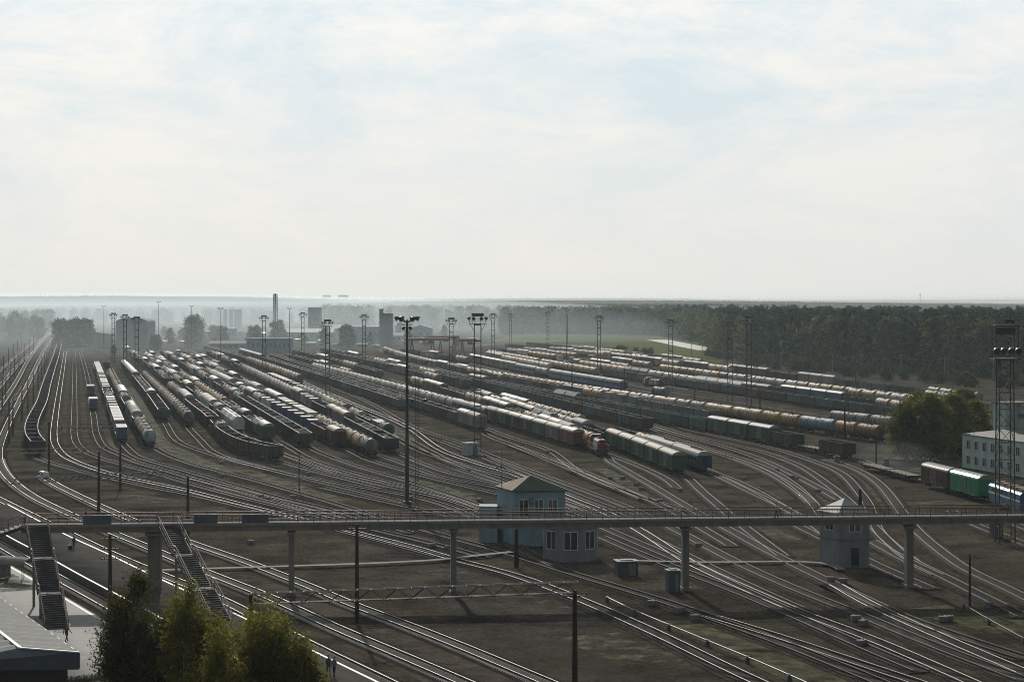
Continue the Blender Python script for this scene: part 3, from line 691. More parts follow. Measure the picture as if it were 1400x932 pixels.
# ---------------------------------------------------------------- the trains (photo rows of their roof lines, near end first)
DG = ["dark green", "brown", "grey", "black"]; TN = ["beige", "grey", "beige", "rusty brown", "ochre", "white"]; TB = ["rusty brown", "rusty brown", "grey", "ochre"]
LO = ["empty", "empty", "coal", "low coal"]
MX = [("T", TN, "std", 3), ("G", DG, LO, 3), ("B", ["brown", "green", "grey"], ["tan", "grey"], 2), ("G", DG, LO, 2), ("T", TN, "std", 4), ("B", ["brown", "grey"], ["white", "tan"], 2), ("H", ["grey", "white"], "std", 2)]
run_train("curving coal train beside catenary poles", 3.5, [(52.4,603),(45,594),(42.8,585),(44,576),(48,566),(57,548),(63,527),(70,505),(77,485),(80.5,472),(83,466)],
          [("G", "black", "low coal")], [(46,625),(60,631),(75,636.6),(100,642.9),(125,651),(160.7,658),(196,666),(277,681.6),(333.7,695.7),(400,710),(470,729),(540,746),(600,763)], poly=0)
run_train("train crossing far behind the coal train", 3.5, [(119,467.5),(108,468),(98,468.6),(88,469.5)], [("G", "black", "coal")], poly=0, track=False)
# two lone container wagons
run_train("lone blue pair among empty tracks", 3.9, [(128,545),(126,537),(124.5,529),(123,521),(122,514),(121.3,508)], [("C", "blue", 2, 1), ("gap", 78, 0), ("C", ["blue", "grey"], 2, 1), ("stop", 0, 0)], track=False)
run_train("blue container train", 3.9, [(167,584),(155,553),(149,537),(140,515),(134,497),(131,493)],
          [("C", "blue", 2, 1), ("C", "blue", 0, 1), ("C", ["blue", "grey"], 2, 2), ("C", ["white", "grey"], 2, 3), ("C", ["blue", "white"], [1, 2], 4), ("T", "beige", "std", 2), ("G", "black", "coal", 3), ("C", ["blue", "white"], [1, 2])],
          [(168,608),(176,616),(188,626),(220,636),(259,647),(333.7,669),(380,682),(457,700),(500,713),(560,730)])
run_train("lone dark wagon behind the containers", 3.9, [(145.6,494),(144,488),(142.5,482)], [("G", "black", "coal"), ("stop", 0, 0)], track=False)
run_train("tank train beside blue containers", 4.3, [(208,588),(192,574.5),(180,555),(174,540),(164,523),(154,507),(150,502)],
          [("T", "pale blue", "std", 1), ("T", ["beige", "grey", "white"], "std", 4), ("G", "brown", "scrap", 1), ("B", ["grey", "white"], "white", 2), ("B", "grey", "grey", 2), ("G", "black", "low coal", 3), ("T", "white", "std", 2), ("B", "grey", "grey", 3), ("T", TN, "std", 6)],
          [(212,613),(216,617),(240,628),(264,636.6),(333.7,654.6),(405.7,675),(470,694),(516,708.6),(560.4,721),(628.6,740.7),(700,760),(780,785.7),(889.7,818.5),(949,838),(1016,863),(1080,885),(1150,914),(1250,955)])
run_train("gondola train by the grassy strip", 3.5, [(224,560),(208,538),(197,525),(186,512),(174,500),(168,494)],
          [("G", ["dark green", "black"], "empty", 7), ("B", "grey", "grey", 1), ("G", "black", "scrap", 3), ("G", "black", "coal", 8), ("B", "brown", "grey", 4)],
          [(224,577),(228,582),(238.6,600),(251.4,609),(283,620.5),(320,632),(363,642),(398.6,651.4),(420,656.5),(480,671),(559,690)])
run_train("brown tank train by the gondolas", 4.3, [(258,562),(246,549),(228,534),(220,527),(208,516),(197,505)], [("T", TB, "std")],
          [(254,580),(259,587),(274,603),(287,616.4),(303,625),(330,634),(370,644)])
run_train("mixed train with dark end wagon", 4.3, [(230,514),(222,506),(204,493),(188,483),(178,477),(170,471)], [("G", "black", "coal", 2), ("T", TN, "std", 4), ("G", DG, LO, 2), ("B", "brown", "grey", 3)] + MX + MX, [(231,524),(240,535),(252,551)])
run_train("curving open gondola train", 3.5, [(379,609.5),(366,607),(346,603),(328.6,597),(309,586.5),(296,574),(284,563),(270,553),(260,545),(246,533),(233,523)],
          [("G", ["brown", "dark green"], "empty", 4), ("G", "dark green", "low coal", 1), ("T", "beige", "std", 1), ("G", "dark green", "low coal", 1), ("F", "dark", "plain", 1), ("G", "brown", "sand", 3), ("G", "dark green", "empty", 4), ("B", "grey", "white", 3), ("T", TN, "std", 3)],
          [(376,631),(386,633.5),(420,643.5),(457,653),(520,668.5)], poly=0)
run_train("train behind white hopper wagons", 4.5, [(325.7,570),(308,557),(291,545),(276,534),(263,525),(243,513),(232,504),(215,492),(200,481)],
          [("H", "white", "std", 3), ("G", "dark green", "empty", 1), ("B", "white", "white", 1), ("G", "black", "coal", 1), ("B", "white", "white", 3)] + MX + MX, [(334,591),(345,601),(362,612),(392,624),(457,646)])
run_train("covered train beside white hoppers", 4.5, [(370,580),(350,569),(334,560),(313,547),(290,531),(270,518),(251,506),(233,497),(218,487),(205,479)],
          [("B", "green", "grey", 1), ("H", "grey", "std", 1), ("G", "brown", "scrap", 2), ("B", "brown", "grey", 1), ("T", "rusty brown", "std", 2), ("G", "black", "coal", 3), ("T", "ochre", "std", 11), ("B", "brown", "grey", 2), ("T", TB, "std", 3)] + MX + MX,
          [(371,601),(383,605.5),(431,632),(508.6,655),(557,667),(620,683),(664,700)])
run_train("long coal train beside green boxcars", 3.5, [(418.6,592),(398,580),(380,569),(348.6,552),(320,534),(303,524),(289,516.5),(260,499),(236,486),(222,478)],
          [("G", ["black", "dark green"], ["low coal", "scrap"], 6), ("G", DG, ["empty", "low coal"], 7), ("T", "grey", "std", 2), ("B", "grey", "white", 1)] + MX + MX + MX,
          [(418.6,609),(428,616),(457,628),(500,643),(554,658.6),(620,680),(668,698)])
run_train("blue container wagons beside coal train", 3.95, [(467,590),(440,578),(410,564),(387,554),(366,545),(348,536),(328,525),(308,514),(284,502),(260,488),(240,479)],
          [("B", "dark brown", "tan", 1), ("G", "brown", "empty", 1), ("G", "dark brown" if False else "brown", "empty", 1), ("C", "blue", 1, 7), ("C", ["blue", "white"], 1, 2), ("T", "white", "std", 2), ("B", "grey", "tan", 2), ("T", TN, "std", 2), ("B", "grey", "grey", 1), ("G", "black", "coal", 2), ("B", "white", "white", 4), ("H", "white", "std", 3)] + MX + MX,
          [(474,615.5),(484,620),(500,628.6),(554,645.7),(600,658),(677,676),(740,692),(790,708),(840,730),(900,756),(947,776)])
run_train("white tank train beside dark gondolas", 4.3, [(511,600),(480,586),(460,577),(443,569),(420,558),(400,548),(387,542),(366,531),(340,519),(310,506),(285,494),(262,482)],
          [("T", ["grey", "beige"], "std", 3), ("T", ["white", "beige"], "std", 5), ("G", "black", "scrap", 1), ("C", ["grey", "white", "blue"], [1, 2], 6), ("B", "grey", "tan", 3), ("G", "black", "scrap", 2), ("B", "white", "white", 2)] + MX + MX + MX,
          [(515.7,623),(526,626.5),(572,643),(610,656),(680,668),(750,686),(800,702)])
run_train("loaded gondola train beside white tanks", 3.5, [(540,599),(520,590.5),(500,581.5),(480,572),(461,562),(440,551),(420,541),(390,526),(370,515),(345,505),(327,497),(300,485),(284,478)],
          [("G", ["dark green", "black"], ["scrap", "coal", "low coal"], 6), ("B", ["red brown", "grey"], "tan", 3), ("G", DG, LO, 3), ("C", ["white", "grey"], [1, 2], 3), ("B", "grey", "white", 2), ("T", "white", "std", 18)] + MX + MX,
          [(543,620),(556,626),(577,635),(620,650),(685,664),(740,679),(790,694)])
run_train("train behind the green tank", 4.3, [(530,579),(517,571),(500,563),(480,554),(460,545.5),(440,537),(421,529),(400,520.5),(380,512),(366,506)],
          [("T", "green", "std", 1), ("C", ["teal", "orange"], 2, 1), ("G", "dark green", "coal", 2), ("T", "white", "std", 2), ("G", "dark green", "low coal", 1), ("T", ["white", "grey", "beige"], "std", 6), ("T", "grey", "std", 5), ("C", ["white", "grey", "blue"], [1, 2])],
          [(530,592),(542,600),(577,618.6),(640,639),(706,656),(772,680)])
# beyond the grass strip
run_train("tank train along the grass strip", 4.3, [(410,511.5),(390,503.5),(360,493.5),(330,484.5),(306,477.5),(290,473),(280,470.5)], [("T", TN, "std", 21), ("G", "black", "coal")], [(410,520),(428,530),(470,548),(520,568)])
run_train("dark gondola train behind the tanks", 3.5, [(551,546),(530,539),(500,530),(475,521.5),(450,514),(425,506.5),(400,499.5),(365,489),(328.6,478)], [("G", ["dark green", "brown", "grey", "brown"], ["coal", "low coal"], 34), ("B", "brown", "white")],
          [(551,556),(575,563),(610,574)])
run_train("grey boxcar led gondola train", 4.3, [(660,568),(628.6,558.5),(603,551.5),(580,545),(550,536),(514,525),(485,516),(457,507.5),(420,496.5),(390,487.5),(370,481.5)],
          [("B", "grey", "white", 1), ("B", "grey", "grey", 1), ("G", ["brown", "maroon", "grey"], "coal", 1), ("G", ["brown", "grey", "maroon"], ["coal", "empty", "low coal"])],
          [(662,594),(672,599),(757,630),(821,656),(860,674),(905,692),(950,718),(1000,748)])
run_train("boxcar and white tank train", 4.5, [(797,588),(762,580),(728,571),(694,562),(658,552),(611,541.5),(580,532),(557,525.5),(514,515),(471,505),(447,499.5),(425,494)],
          [("B", "red brown", "grey", 1), ("B", "grey", "tan", 1), ("B", "green", "tan", 1), ("B", ["green", "dark brown"], ["tan", "grey"], 3), ("B", "dark brown", "white", 1), ("P", "blue", "std", 2), ("T", "white", "std", 34)],
          [(797,612),(815,617),(882,642),(915,659),(925,668)], lead=1)
LOCO_TOPS = [(824,597),(796.6,583),(766,574),(734,564),(700,554),(671,545),(640,535.5),(610,526.5),(580,517.5),(560,511.5)]
run_train("train behind the red diesel", 4.4, LOCO_TOPS,
          [("gap", 15.5, 0), ("T", ["white", "ochre"], "std", 2), ("B", "white", "white", 1), ("B", "grey", "grey", 2), ("T", "beige", "std", 2), ("G", DG, ["coal", "scrap"], 2), ("B", ["green", "grey"], "grey", 3), ("T", TN, "std", 3), ("G", DG, LO, 4), ("B", "brown", "tan", 3), ("T", TN, "std", 3), ("G", DG, LO)],
          [(833,632),(841,636),(882,659.7),(915.7,680),(949,700),(990,722),(1040,750),(1090,776),(1171,815),(1240,848),(1309,872),(1400,902)])
run_train("mixed train behind the red diesel's train", 4.4, [(757,566),(734,557.5),(715,551),(694,545),(671,538),(655,533),(640,528)], [("H", "grey", "std", 2), ("B", "green", "tan", 2), ("B", "grey", "tan", 2), ("T", TN, "std", 2), ("B", "grey", "white", 2), ("G", DG, LO)], track=True)
run_train("green boxcar train with tan roofs", 4.6, [(928,618.5),(890,603),(846,588.5),(819,580),(790,571),(763,563),(740,556.5),(715,549.5),(690,542.5)],
          [("B", "green", "tan", 2), ("B", "green", "tan", 3), ("G", "dark green", "empty", 2), ("B", "grey", "white", 1), ("T", TN, "std", 2), ("G", DG, LO)],
          [(928.6,647.5),(940,654),(959,672.6),(980,690.6),(1000,708),(1030,732),(1070,762)])
run_train("tank row ending behind tan roofs", 4.3, [(797,567),(780,563),(758.6,557),(741,552.5),(723,547.5),(705,543),(688,538)], [("T", ["beige", "white", "beige"], "std", 6), ("B", "green", "grey", 3), ("B", "white", "white", 1), ("H", "grey", "std")], track=True)
run_train("blue coach train beside green boxcars", 4.3, [(964,617.5),(940,609.5),(915,602),(890,594.5),(871,589),(850,583),(830,578)],
          [("P", "blue", "std", 2), ("T", "beige", "std", 1), ("G", "dark green", "empty")], [(963,645),(980,651),(1018.6,670),(1057,688),(1090,705),(1125,728),(1140,742)])
run_train("dark green gondola train", 3.5, [(884,572),(867,567.5),(831,559),(800,551.5),(760,543),(723,534.5),(690,526.5),(655,518),(620,509.5),(590,502)], [("G", ["dark green", "teal", "dark green", "brown"], ["empty", "low coal"])],
          [(884,585),(905,592)])
run_train("teal gondola train with hopper wagons", 3.6, [(1160,605.5),(1122,599),(1107,596.5),(1040,584),(1000,577),(960,570),(914,562.5),(878.6,557),(828.6,548.5),(797,542.5),(740,532.5),(690,522.5),(623,509.5),(580,500.5),(540,492)],
          [("G", "brown", "empty", 1), ("F", "dark", "plain", 1), ("G", "dark green", "empty", 1), ("B", "green", "grey", 3), ("G", ["teal", "teal", "grey", "dark green"], "empty", 9), ("H", "grey", "std", 2), ("G", ["teal", "grey"], "empty", 8), ("B", "green", "white", 2), ("G", ["teal", "grey", "brown"], LO)], 
          [(1160,626),(1200,638),(1256,655),(1300,668),(1346,683),(1400,702),(1470,728)])
run_train("grey gondola row beside long tanks", 3.5, [(1000,566),(960,559),(930,554),(900,548.5),(870,543.5),(830,537),(800,532),(750,523.5),(700,514.5),(650,506)], [("F", "dark", "plain", 1), ("G", ["grey", "teal", "grey"], "coal", 5), ("C", "grey", [0, 1], 3), ("T", TN, "std", 2), ("C", ["blue", "white"], [1, 2], 2), ("G", DG, LO)], track=True)
run_train("longest tank train by poles", 4.4, [(1203,581),(1161,574.5),(1127,570),(1094,566),(1064,562.5),(1020,557),(980,551.5),(941,546),(900,540.5),(860,534.5),(817,528.5),(781,523),(740,516.5),(694,509),(651,501.5),(616,495),(586,489),(557,482.5),(536,477),(523,472.5)],
          [("T", ["rusty brown", "ochre"], "std", 2), ("TL", "blue", "long", 1), ("T", "ochre", "std", 2), ("TL", "beige", "long", 2), ("T", "grey", "std", 2), ("TL", "beige", "long", 1), ("T", "white", "std", 2), ("TL", "ochre", "long", 1), ("TL", ["grey", "white"], "long", 1), ("T", ["beige", "grey", "white", "beige", "rusty brown", "ochre"], "std", 32), ("T", "blue", "std", 2), ("T", ["beige", "white", "grey"], "std")],
          [(1203,600),(1240,606),(1300,616),(1400,634)])
run_train("short tank row by the trees", 4.4, [(1224,569),(1170,563),(1133,559.5),(1120,558.5),(1108,557)], [("T", "grey", "std", 1), ("TL", "grey", "long", 1), ("TL", "ochre", "long", 1), ("T", "grey", "std", 1), ("stop", 0, 0)], [(1224,587),(1270,592),(1340,602)])
run_train("blue coach row behind the tanks", 4.2, [(854,520),(820,515),(790,510),(760,505.5),(730,500.5),(700,495),(670,489.5),(641,484)], [("P", "blue", "std", 5), ("gap", 6, 0), ("T", "white", "std", 2), ("P", "blue", "std", 2), ("B", "grey", "white", 3), ("B", "grey", "tan")], [(854,532),(900,540)])
run_train("brown and teal gondola wall", 3.5, [(1262,564),(1220,557),(1180,551),(1140,545.5),(1088,538.5),(1056,534.5),(1000,527.5),(940,519.5),(903,514.5),(860,508.5),(823,503)], [("G", "dark green", "empty", 3), ("G", ["teal", "dark green"], "coal", 5), ("G", ["maroon", "brown"], "coal", 3), ("G", ["grey", "teal", "brown"], ["coal", "empty"])], [(1265,578),(1320,588),(1400,600)])
run_train("white roofed row behind the gondolas", 4.6, [(1056,526.5),(1020,522),(994,518.5),(940,511.5),(903,506.5),(860,500.5),(823,495),(780,489)], [("B", "green", "white", 2), ("H", "white", "std", 4), ("T", "white", "std", 6), ("H", "grey", "std", 3), ("T", ["white", "beige"], "std", 8), ("B", "grey", "white")], track=True)
run_train("blue boxcar row before the tank rows", 4.4, [(1240,548),(1200,542.5),(1150,536),(1110,531),(1070,526),(1040,522.5)], [("T", "beige", "std", 2), ("G", "dark green", "coal", 2), ("B", "blue", "grey", 4), ("G", "brown", "scrap", 2), ("B", "blue", "grey")], track=True)
run_train("tank row ending near green building", 4.4, [(1345,549.5),(1300,544),(1250,538),(1210,533.5),(1170,529),(1120,523.5),(1060,516.5),(1020,512),(966,505),(930,500.5),(900,496.5)], [("T", ["beige", "beige", "grey"], "std", 13), ("T", "white", "std", 4), ("T", TN, "std", 12), ("B", "white", "white", 2), ("G", DG, LO)], [(1345,562),(1400,570),(1500,582)])
run_train("outer tank row near green building", 4.4, [(1290,543.5),(1250,539.5),(1220,536),(1180,531.5),(1150,528)], [("T", ["white", "beige"], "std")], track=True)
run_train("low flat row beside green building", 4.4, [(1330,557),(1300,554),(1270,550.5),(1240,547)], [("B", "grey", "white", 2), ("F", "dark", "plain")], track=True)
run_train("white topped gondola row by bushes", 3.9, [(1300,534),(1260,529.5),(1220,525),(1174,519.5),(1140,515.5),(1106,511.5),(1050,505.5),(1010,501),(960,495),(910,489),(860,483)], [("G", ["grey", "dark green"], "coal", 8), ("B", "grey", "white", 3), ("G", "black", "scrap", 3), ("B", "brown", "white", 4), ("G", ["grey", "brown"], "coal", 6), ("C", ["white", "grey", "rust red"], [0, 1, 2], 5), ("T", TN, "std", 3), ("G", DG, LO)], [(1300,545),(1380,555)])
run_train("paired tanks at the forest side", 4.4, [(1340,536),(1310,532),(1285,529),(1269,527),(1240,523)], [("T", "grey", "std", 4), ("stop", 0, 0)], track=True)
run_train("second paired tanks at forest side", 4.4, [(1322,539),(1290,535),(1260,531)], [("T", ["beige", "green"], "std", 3), ("stop", 0, 0)], track=True)
run_train("beige tank row beyond blue coaches", 4.4, [(816,502),(790,497.5),(758.6,492.5),(730,488),(700,483),(686,480.5),(665,477)], [("T", "beige", "std", 11), ("gap", 10, 0), ("T", ["beige", "ochre"], "std", 14), ("B", "grey", "tan")], [(816,511),(870,521),(940,534)])
run_train("second tank row beyond blue coaches", 4.4, [(752,496),(730,492),(705,487.5),(680,483),(665,480)], [("T", ["beige", "white"], "std", 12), ("B", "grey", "white")], track=True)
for dsc, tps in (("meadow side row nearest the field", [(960,490),(900,483.5),(850,478),(800,473),(750,468.5),(720,466)]), ("second row from the meadow", [(930,493),(870,485.5),(820,480),(770,475),(720,470.5),(690,468)]),
                 ("third row from the meadow", [(890,494.5),(840,488),(790,482),(740,476.5),(700,472.5)]), ("fourth row from the meadow", [(860,497),(810,490),(760,483.5),(710,477.5),(680,474)]),
                 ("fifth row from the meadow", [(1000,500),(950,494),(900,488),(850,482.5),(810,478)])):
    run_train(dsc, 4.4, tps, [("T", TN, "std", 3), ("B", ["grey", "brown"], ["white", "tan"], 3), ("G", DG, LO, 3), ("C", ["white", "rust red", "grey"], [0, 1, 2], 3), ("T", TN, "std", 6), ("B", "white", "white", 2), ("H", "grey", "std", 2), ("G", DG, LO)], track=True)
for dsc, tps in (("dark row right of the mast pair", [(520,505),(490,497),(460,489.5),(430,482.5),(400,476.5)]), ("brown row by the warehouses", [(560,500),(530,492.5),(500,485.5),(470,479),(440,473.5)]), ("short tank group by the warehouses", [(640,517),(600,507),(560,497.5),(530,490),(500,483.5)])):
    run_train(dsc, 4.2, tps, [("G", ["brown", "black", "dark green"], LO, 6), ("T", "beige", "std", 4), ("G", DG, LO, 5), ("B", ["brown", "grey"], ["grey", "white"], 3), ("G", ["brown", "black"], LO)], track=True)
for dsc, tps in (("row before the gantry cranes", [(600,512),(560,502),(520,493),(480,484.5),(450,479)]), ("short row under the twin masts", [(480,505),(450,496),(420,488),(395,482)]), ("row right behind the gantry cranes", [(660,505),(620,497),(580,489.5),(540,483)]),
                 ("row between cranes and blue coaches", [(690,511),(650,502.5),(610,494.5),(570,487.5)]), ("farthest row at the cranes' foot", [(640,488),(610,483),(580,478.5),(550,475)]), ("hazy row at the strip's far end", [(300,494),(280,486.5),(262,480),(245,475)]), ("hazy row at the far left throat", [(236,497),(222,489),(210,482),(200,477)])):
    run_train(dsc, 4.2, tps, [("T", TN, "std", 3), ("G", DG, LO, 4), ("B", ["brown", "grey"], ["grey", "white", "tan"], 2), ("C", ["white", "grey", "rust red"], [1, 2], 2), ("G", DG, LO)], track=True)
run_train("brown and green boxcars at forecourt", 4.7, [(1350,650),(1297,637.5),(1256,628)], [("B", "bright green", "green", 1), ("B", "brown", "grey", 1), ("F", "dark", "plain", 0), ("stop", 0, 0)], track=False, poly=0)
run_train("flatcars before the gondola", 2.0, [(1252,645),(1225,638),(1200,632),(1165,623.5)], [("F", "dark", "plain", 2), ("stop", 0, 0)], track=False, poly=0)
c_ = gp(903, 545.5); place("T", "blue", "std", c_, R(20), "lone teal ended tank wagon beside the distant red locomotive", "tank wagons in the yard", True)
flush_trains(); print("COUNTS", COUNTS)
def quads(c, s, droop=0.0, asp=0.6):
    n = len(c); u = rng.normal(size=(n, 3)); u[:, 2] -= droop; u /= np.linalg.norm(u, axis=1)[:, None]
    v = np.cross(u, rng.normal(size=(n, 3))); v /= np.linalg.norm(v, axis=1)[:, None]
    s = (s * rng.uniform(.6, 1.3, n))[:, None]; u = u * s; v = v * s * asp
    V = np.stack([c - u, c - v * .8 , c + u, c + v * .8], 1).reshape(-1, 3); return V, np.arange(n * 4).reshape(-1, 4)
# ---------------------------------------------------------------- ground covers, paths, platforms
M_grass = patchy("yard_grass", (0.06, 0.07, 0.02), (0.1, 0.1, 0.035), 0.35, 0.4, 0.58)
M_field = mat("meadow", (0.12, 0.145, 0.055), 0.95, 0, (0.19, 0.18, 0.085), 0.02, spec=0.0, c3=(0.06, 0.08, 0.035), scale3=0.01)
M_sandg = patchy("bare_sand", (0.15, 0.125, 0.09), (0.21, 0.175, 0.125), 0.35, 0.47, 0.68)
M_darkg = patchy("cinder_patch", (0.018, 0.015, 0.013), (0.035, 0.028, 0.022), 0.3, 0.4, 0.75)
M_brown = patchy("rusty_ballast", (0.07, 0.046, 0.032), (0.1, 0.07, 0.05), 0.3, 0.42, 0.7)
zc = [0.006]
def strip(name, pts, wid, m, kind="structure", raw=False):
    P = smooth_line(cr_dense(pts if raw else G(pts), 4.0), 3); v, f = ribbon(P, wid / 2, -wid / 2, zc[0]); zc[0] += 0.0007
    return tag(link(name, np_mesh(name, v, f, m)), kind=kind)
for pts, wd in (([(296,481),(330,492),(371,507),(415,530),(460,552),(500,569),(555,595),(600,614)], 6), ([(172,530),(193,558),(212,588),(232,612),(262,628),(300,642)], 6), ([(330,642),(400,664),(470,684)], 4),
                ([(240,622),(275,634),(310,646)], 5), ([(560,650),(610,672),(650,688)], 5), ([(1003,655),(1030,668),(1062,686)], 4), ([(1095,664),(1115,678),(1130,692)], 5), ([(1140,632),(1172,646),(1196,664),(1212,686)], 5),
                ([(1240,690),(1290,684),(1330,690)], 6), ([(960,852),(1030,878),(1110,915),(1170,950)], 9), ([(1170,836),(1230,850),(1290,868)], 6), ([(1260,830),(1330,845),(1400,862)], 8), ([(690,660),(640,676),(600,680)], 3),
                ([(20,720),(40,740),(60,800),(40,830)], 5), ([(980,700),(1020,714),(1080,738)], 4), ([(1245,625),(1290,640),(1250,650)], 10), ([(820,640),(860,662),(890,690)], 3), ([(430,900),(520,930),(640,985)], 4), ([(140,598),(160,612),(185,634)], 3)):
    strip("grass", pts, wd, M_grass, "stuff")
for pts, wd in (([(575,778),(610,782),(650,788)], 5), ([(172,676),(200,681),(232,686)], 5), ([(800,868),(850,884),(900,905)], 8), ([(690,812),(740,828),(800,850)], 5)):
    strip("bare_ground", pts, wd, M_sandg)
for pts, wd in (([(440,765),(560,800),(700,858),(860,935)], 5), ([(500,752),(600,782),(720,828),(800,870)], 4), ([(560,842),(680,892),(800,950)], 4)): strip("cinder_strip", pts, wd, M_darkg)
for pts, wd in (([(300,780),(420,822),(560,878),(700,940)], 4), ([(240,770),(380,830),(520,892),(640,950)], 3), ([(60,690),(110,705),(180,735)], 4)): strip("rusty_strip", pts, wd, M_brown)
fp = [gp(*p)[:2] for p in [(640,474),(700,458),(770,452),(850,452),(900,458),(965,470),(1000,485),(985,496),(900,487),(800,475),(720,468)]]
m = MB(); m.face([(p[0], p[1], 0.03) for p in fp][::-1] if False else [(p[0], p[1], 0.03) for p in fp][::-1]); tag(m.build("meadow", M_field), "green meadow behind the yard", kind="structure")
if True:
    M_road = mat("pale_road", (0.5, 0.49, 0.46), 0.6, 0, (0.4, 0.39, 0.37), 0.1)
    P = cr_dense(G([(899,464.5),(915,467.5),(935,471.5),(955,475.5),(972,478.5)]), 5.0); v, f = ribbon(P, 9, -9, 0.06); tag(link("road", np_mesh("road", v, f, M_road)), "pale road beside the meadow", kind="structure")
def slab(name, edge, wid, z, m, line=None, side=1):
    """a platform: raised slab along a photo edge line given at height z"""
    P = smooth_line(cr_dense([gp(x, y, z)[:2] for x, y in edge], 4.0), 3); n = normals(P); q = P + n * wid * side; k = len(P)
    v = np.concatenate([np.column_stack([P, np.full(k, z)]), np.column_stack([q, np.full(k, z)]), np.column_stack([P, np.zeros(k)]), np.column_stack([q, np.zeros(k)])]); i = np.arange(k - 1)
    f = np.concatenate([np.stack([i, i + 1, k + i + 1, k + i], 1), np.stack([2 * k + i, 2 * k + i + 1, i + 1, i], 1), np.stack([k + i, k + i + 1, 3 * k + i + 1, 3 * k + i], 1)])
    o = tag(link(name, np_mesh(name, v, f, m)), kind="structure")
    for off in (line or []):
        v, f = ribbon(P + n * off * side, 0.14, -0.14, z + 0.004); link("edge_line", np_mesh("edge_line", v, f, M_white), o)
    return o
M_asph = mat("platform_asphalt", (0.085, 0.079, 0.07), 0.95, 0, (0.12, 0.112, 0.1), 0.3, c3=(0.06, 0.056, 0.05), scale3=0.1, bump=0.2, spec=0.0)
M_pave = mat("pale_paving", (0.33, 0.32, 0.3), 0.85, 0, (0.25, 0.245, 0.23), 0.5, c3=(0.2, 0.19, 0.18), scale3=0.2)
slab("platform", [(-60,692),(15,737),(60,760),(110,788),(167,818),(260,868),(380,934),(480,990)], 8.6, 1.1, M_asph, [0.35, 8.25], side=-1 if False else 1)
slab("platform", [(-80,722),(0,764),(80,809.5),(142,846),(220,890),(300,936),(400,995)], -14, 0.45, M_pave, [-0.4], side=1)
strip("path", [(120,787),(205,783),(350,778.5),(480,774.5),(560,771),(618,767.5),(634,764),(700,757.5)], 1.3, M_conc).location.z = 0.36
strip("path", [(869,769.5),(930,771.5),(1000,772.5),(1115,769),(1142,776),(1150,782)], 1.2, M_conc).location.z = 0.36
# ---------------------------------------------------------------- footbridge
BZ = 8.6
A = Vector((-57.0, 229.2, BZ)); B = Vector((96.0, 242.3, BZ)); bd = (B - A).normalized(); bn = Vector((-bd.y, bd.x, 0)); BW = 3.2
def bp(t, off=0.0, z=0.0): p = A + bd * t + bn * off; return Vector((p.x, p.y, BZ + z))
BL = (B - A).length
fb = empty("footbridge", (0, 0, 0), 0, "long concrete footbridge with red railings spanning the yard tracks", "footbridge")
m = MB(); m.beam(bp(0, BW / 2, -0.09), bp(BL, BW / 2, -0.09), BW, 0.18); m.beam(bp(0, -0.06, -0.02), bp(BL, -0.06, -0.02), 0.14, 0.34); m.beam(bp(0, BW + 0.06, -0.02), bp(BL, BW + 0.06, -0.02), 0.14, 0.34); m.build("deck", M_conc, fb)
m = MB(); m.beam(bp(0, 0.35, -0.52), bp(BL, 0.35, -0.52), 0.4, 0.66); m.beam(bp(0, BW - 0.35, -0.52), bp(BL, BW - 0.35, -0.52), 0.4, 0.66); m.build("girder", M_concd, fb)
gaps = {0: [(0.4, 3.2), (15.6, 18.6)], 1: []}
for si, off in enumerate((0.03, BW - 0.03)):
    m = MB(); t = 0.0
    segs = []; last = 0.0
    for a, b in gaps[si]: segs.append((last, a)); last = b
    segs.append((last, BL))
    for a, b in segs:
        if b - a < 0.3: continue
        m.beam(bp(a, off, 1.12), bp(b, off, 1.12), 0.1, 0.1, 0); m.beam(bp(a, off, 0.62), bp(b, off, 0.62), 0.06, 0.06, 0)
        n = max(1, int((b - a) / 1.9))
        for k in range(n + 1): m.beam(bp(a + (b - a) * k / n, off, 0.1), bp(a + (b - a) * k / n, off, 1.1), 0.06, 0.06, 1)
        nb = int((b - a) / 0.32)
        for k in range(nb): m.beam(bp(a + (b - a) * (k + .5) / nb, off, 0.18), bp(a + (b - a) * (k + .5) / nb, off, 0.95), 0.018, 0.018, 1)
    m.build("railing", [M_red, M_dark], fb)
def pier(x, wd, two=False):
    Zc = 0; t = (at(x, 234) - A.x) / bd.x; Zc = bp(t).y; t = (at(x, Zc) - A.x) / bd.x
    c = bp(t, BW / 2); m = MB(); rz = math.atan2(bd.y, bd.x)
    m.box((c.x, c.y, 3.65), (wd, 2.0 if two else 1.1, 7.3), rz)
    o = m.build("pier", M_concd, fb); q = MB(); q.box((c.x, c.y, 7.42), (wd * 1.35, 3.0, 0.25), rz); q.build("pier_cap", M_concd, o); q = MB(); q.box((c.x, c.y, 0.12), (wd * 1.5, 2.2, 0.5), rz); q.build("footing", M_concd, o)
for x, wd in ((398, 0.66), (621, 0.66), (940, 0.8), (1248, 0.85), (1440, 0.85)): pier(x, wd)
pier(210, 1.5, True)
M_panel = mat("panel_blue_grey", (0.09, 0.11, 0.13), 0.6, 0, (0.07, 0.08, 0.09), 0.5)
for x0, x1 in ((117, 157), (265, 299), (330, 368)):
    t0 = (at(x0, 231) - A.x) / bd.x; t1 = (at(x1, 232) - A.x) / bd.x; m = MB(); m.beam(bp(t0, -0.1, 0.55), bp(t1, -0.1, 0.55), 0.05, 1.25); m.build("railing_panel", M_panel, fb)
M_step = mat("stair_tread", (0.085, 0.085, 0.08), 0.8, 0.0, (0.05, 0.048, 0.045), 2)
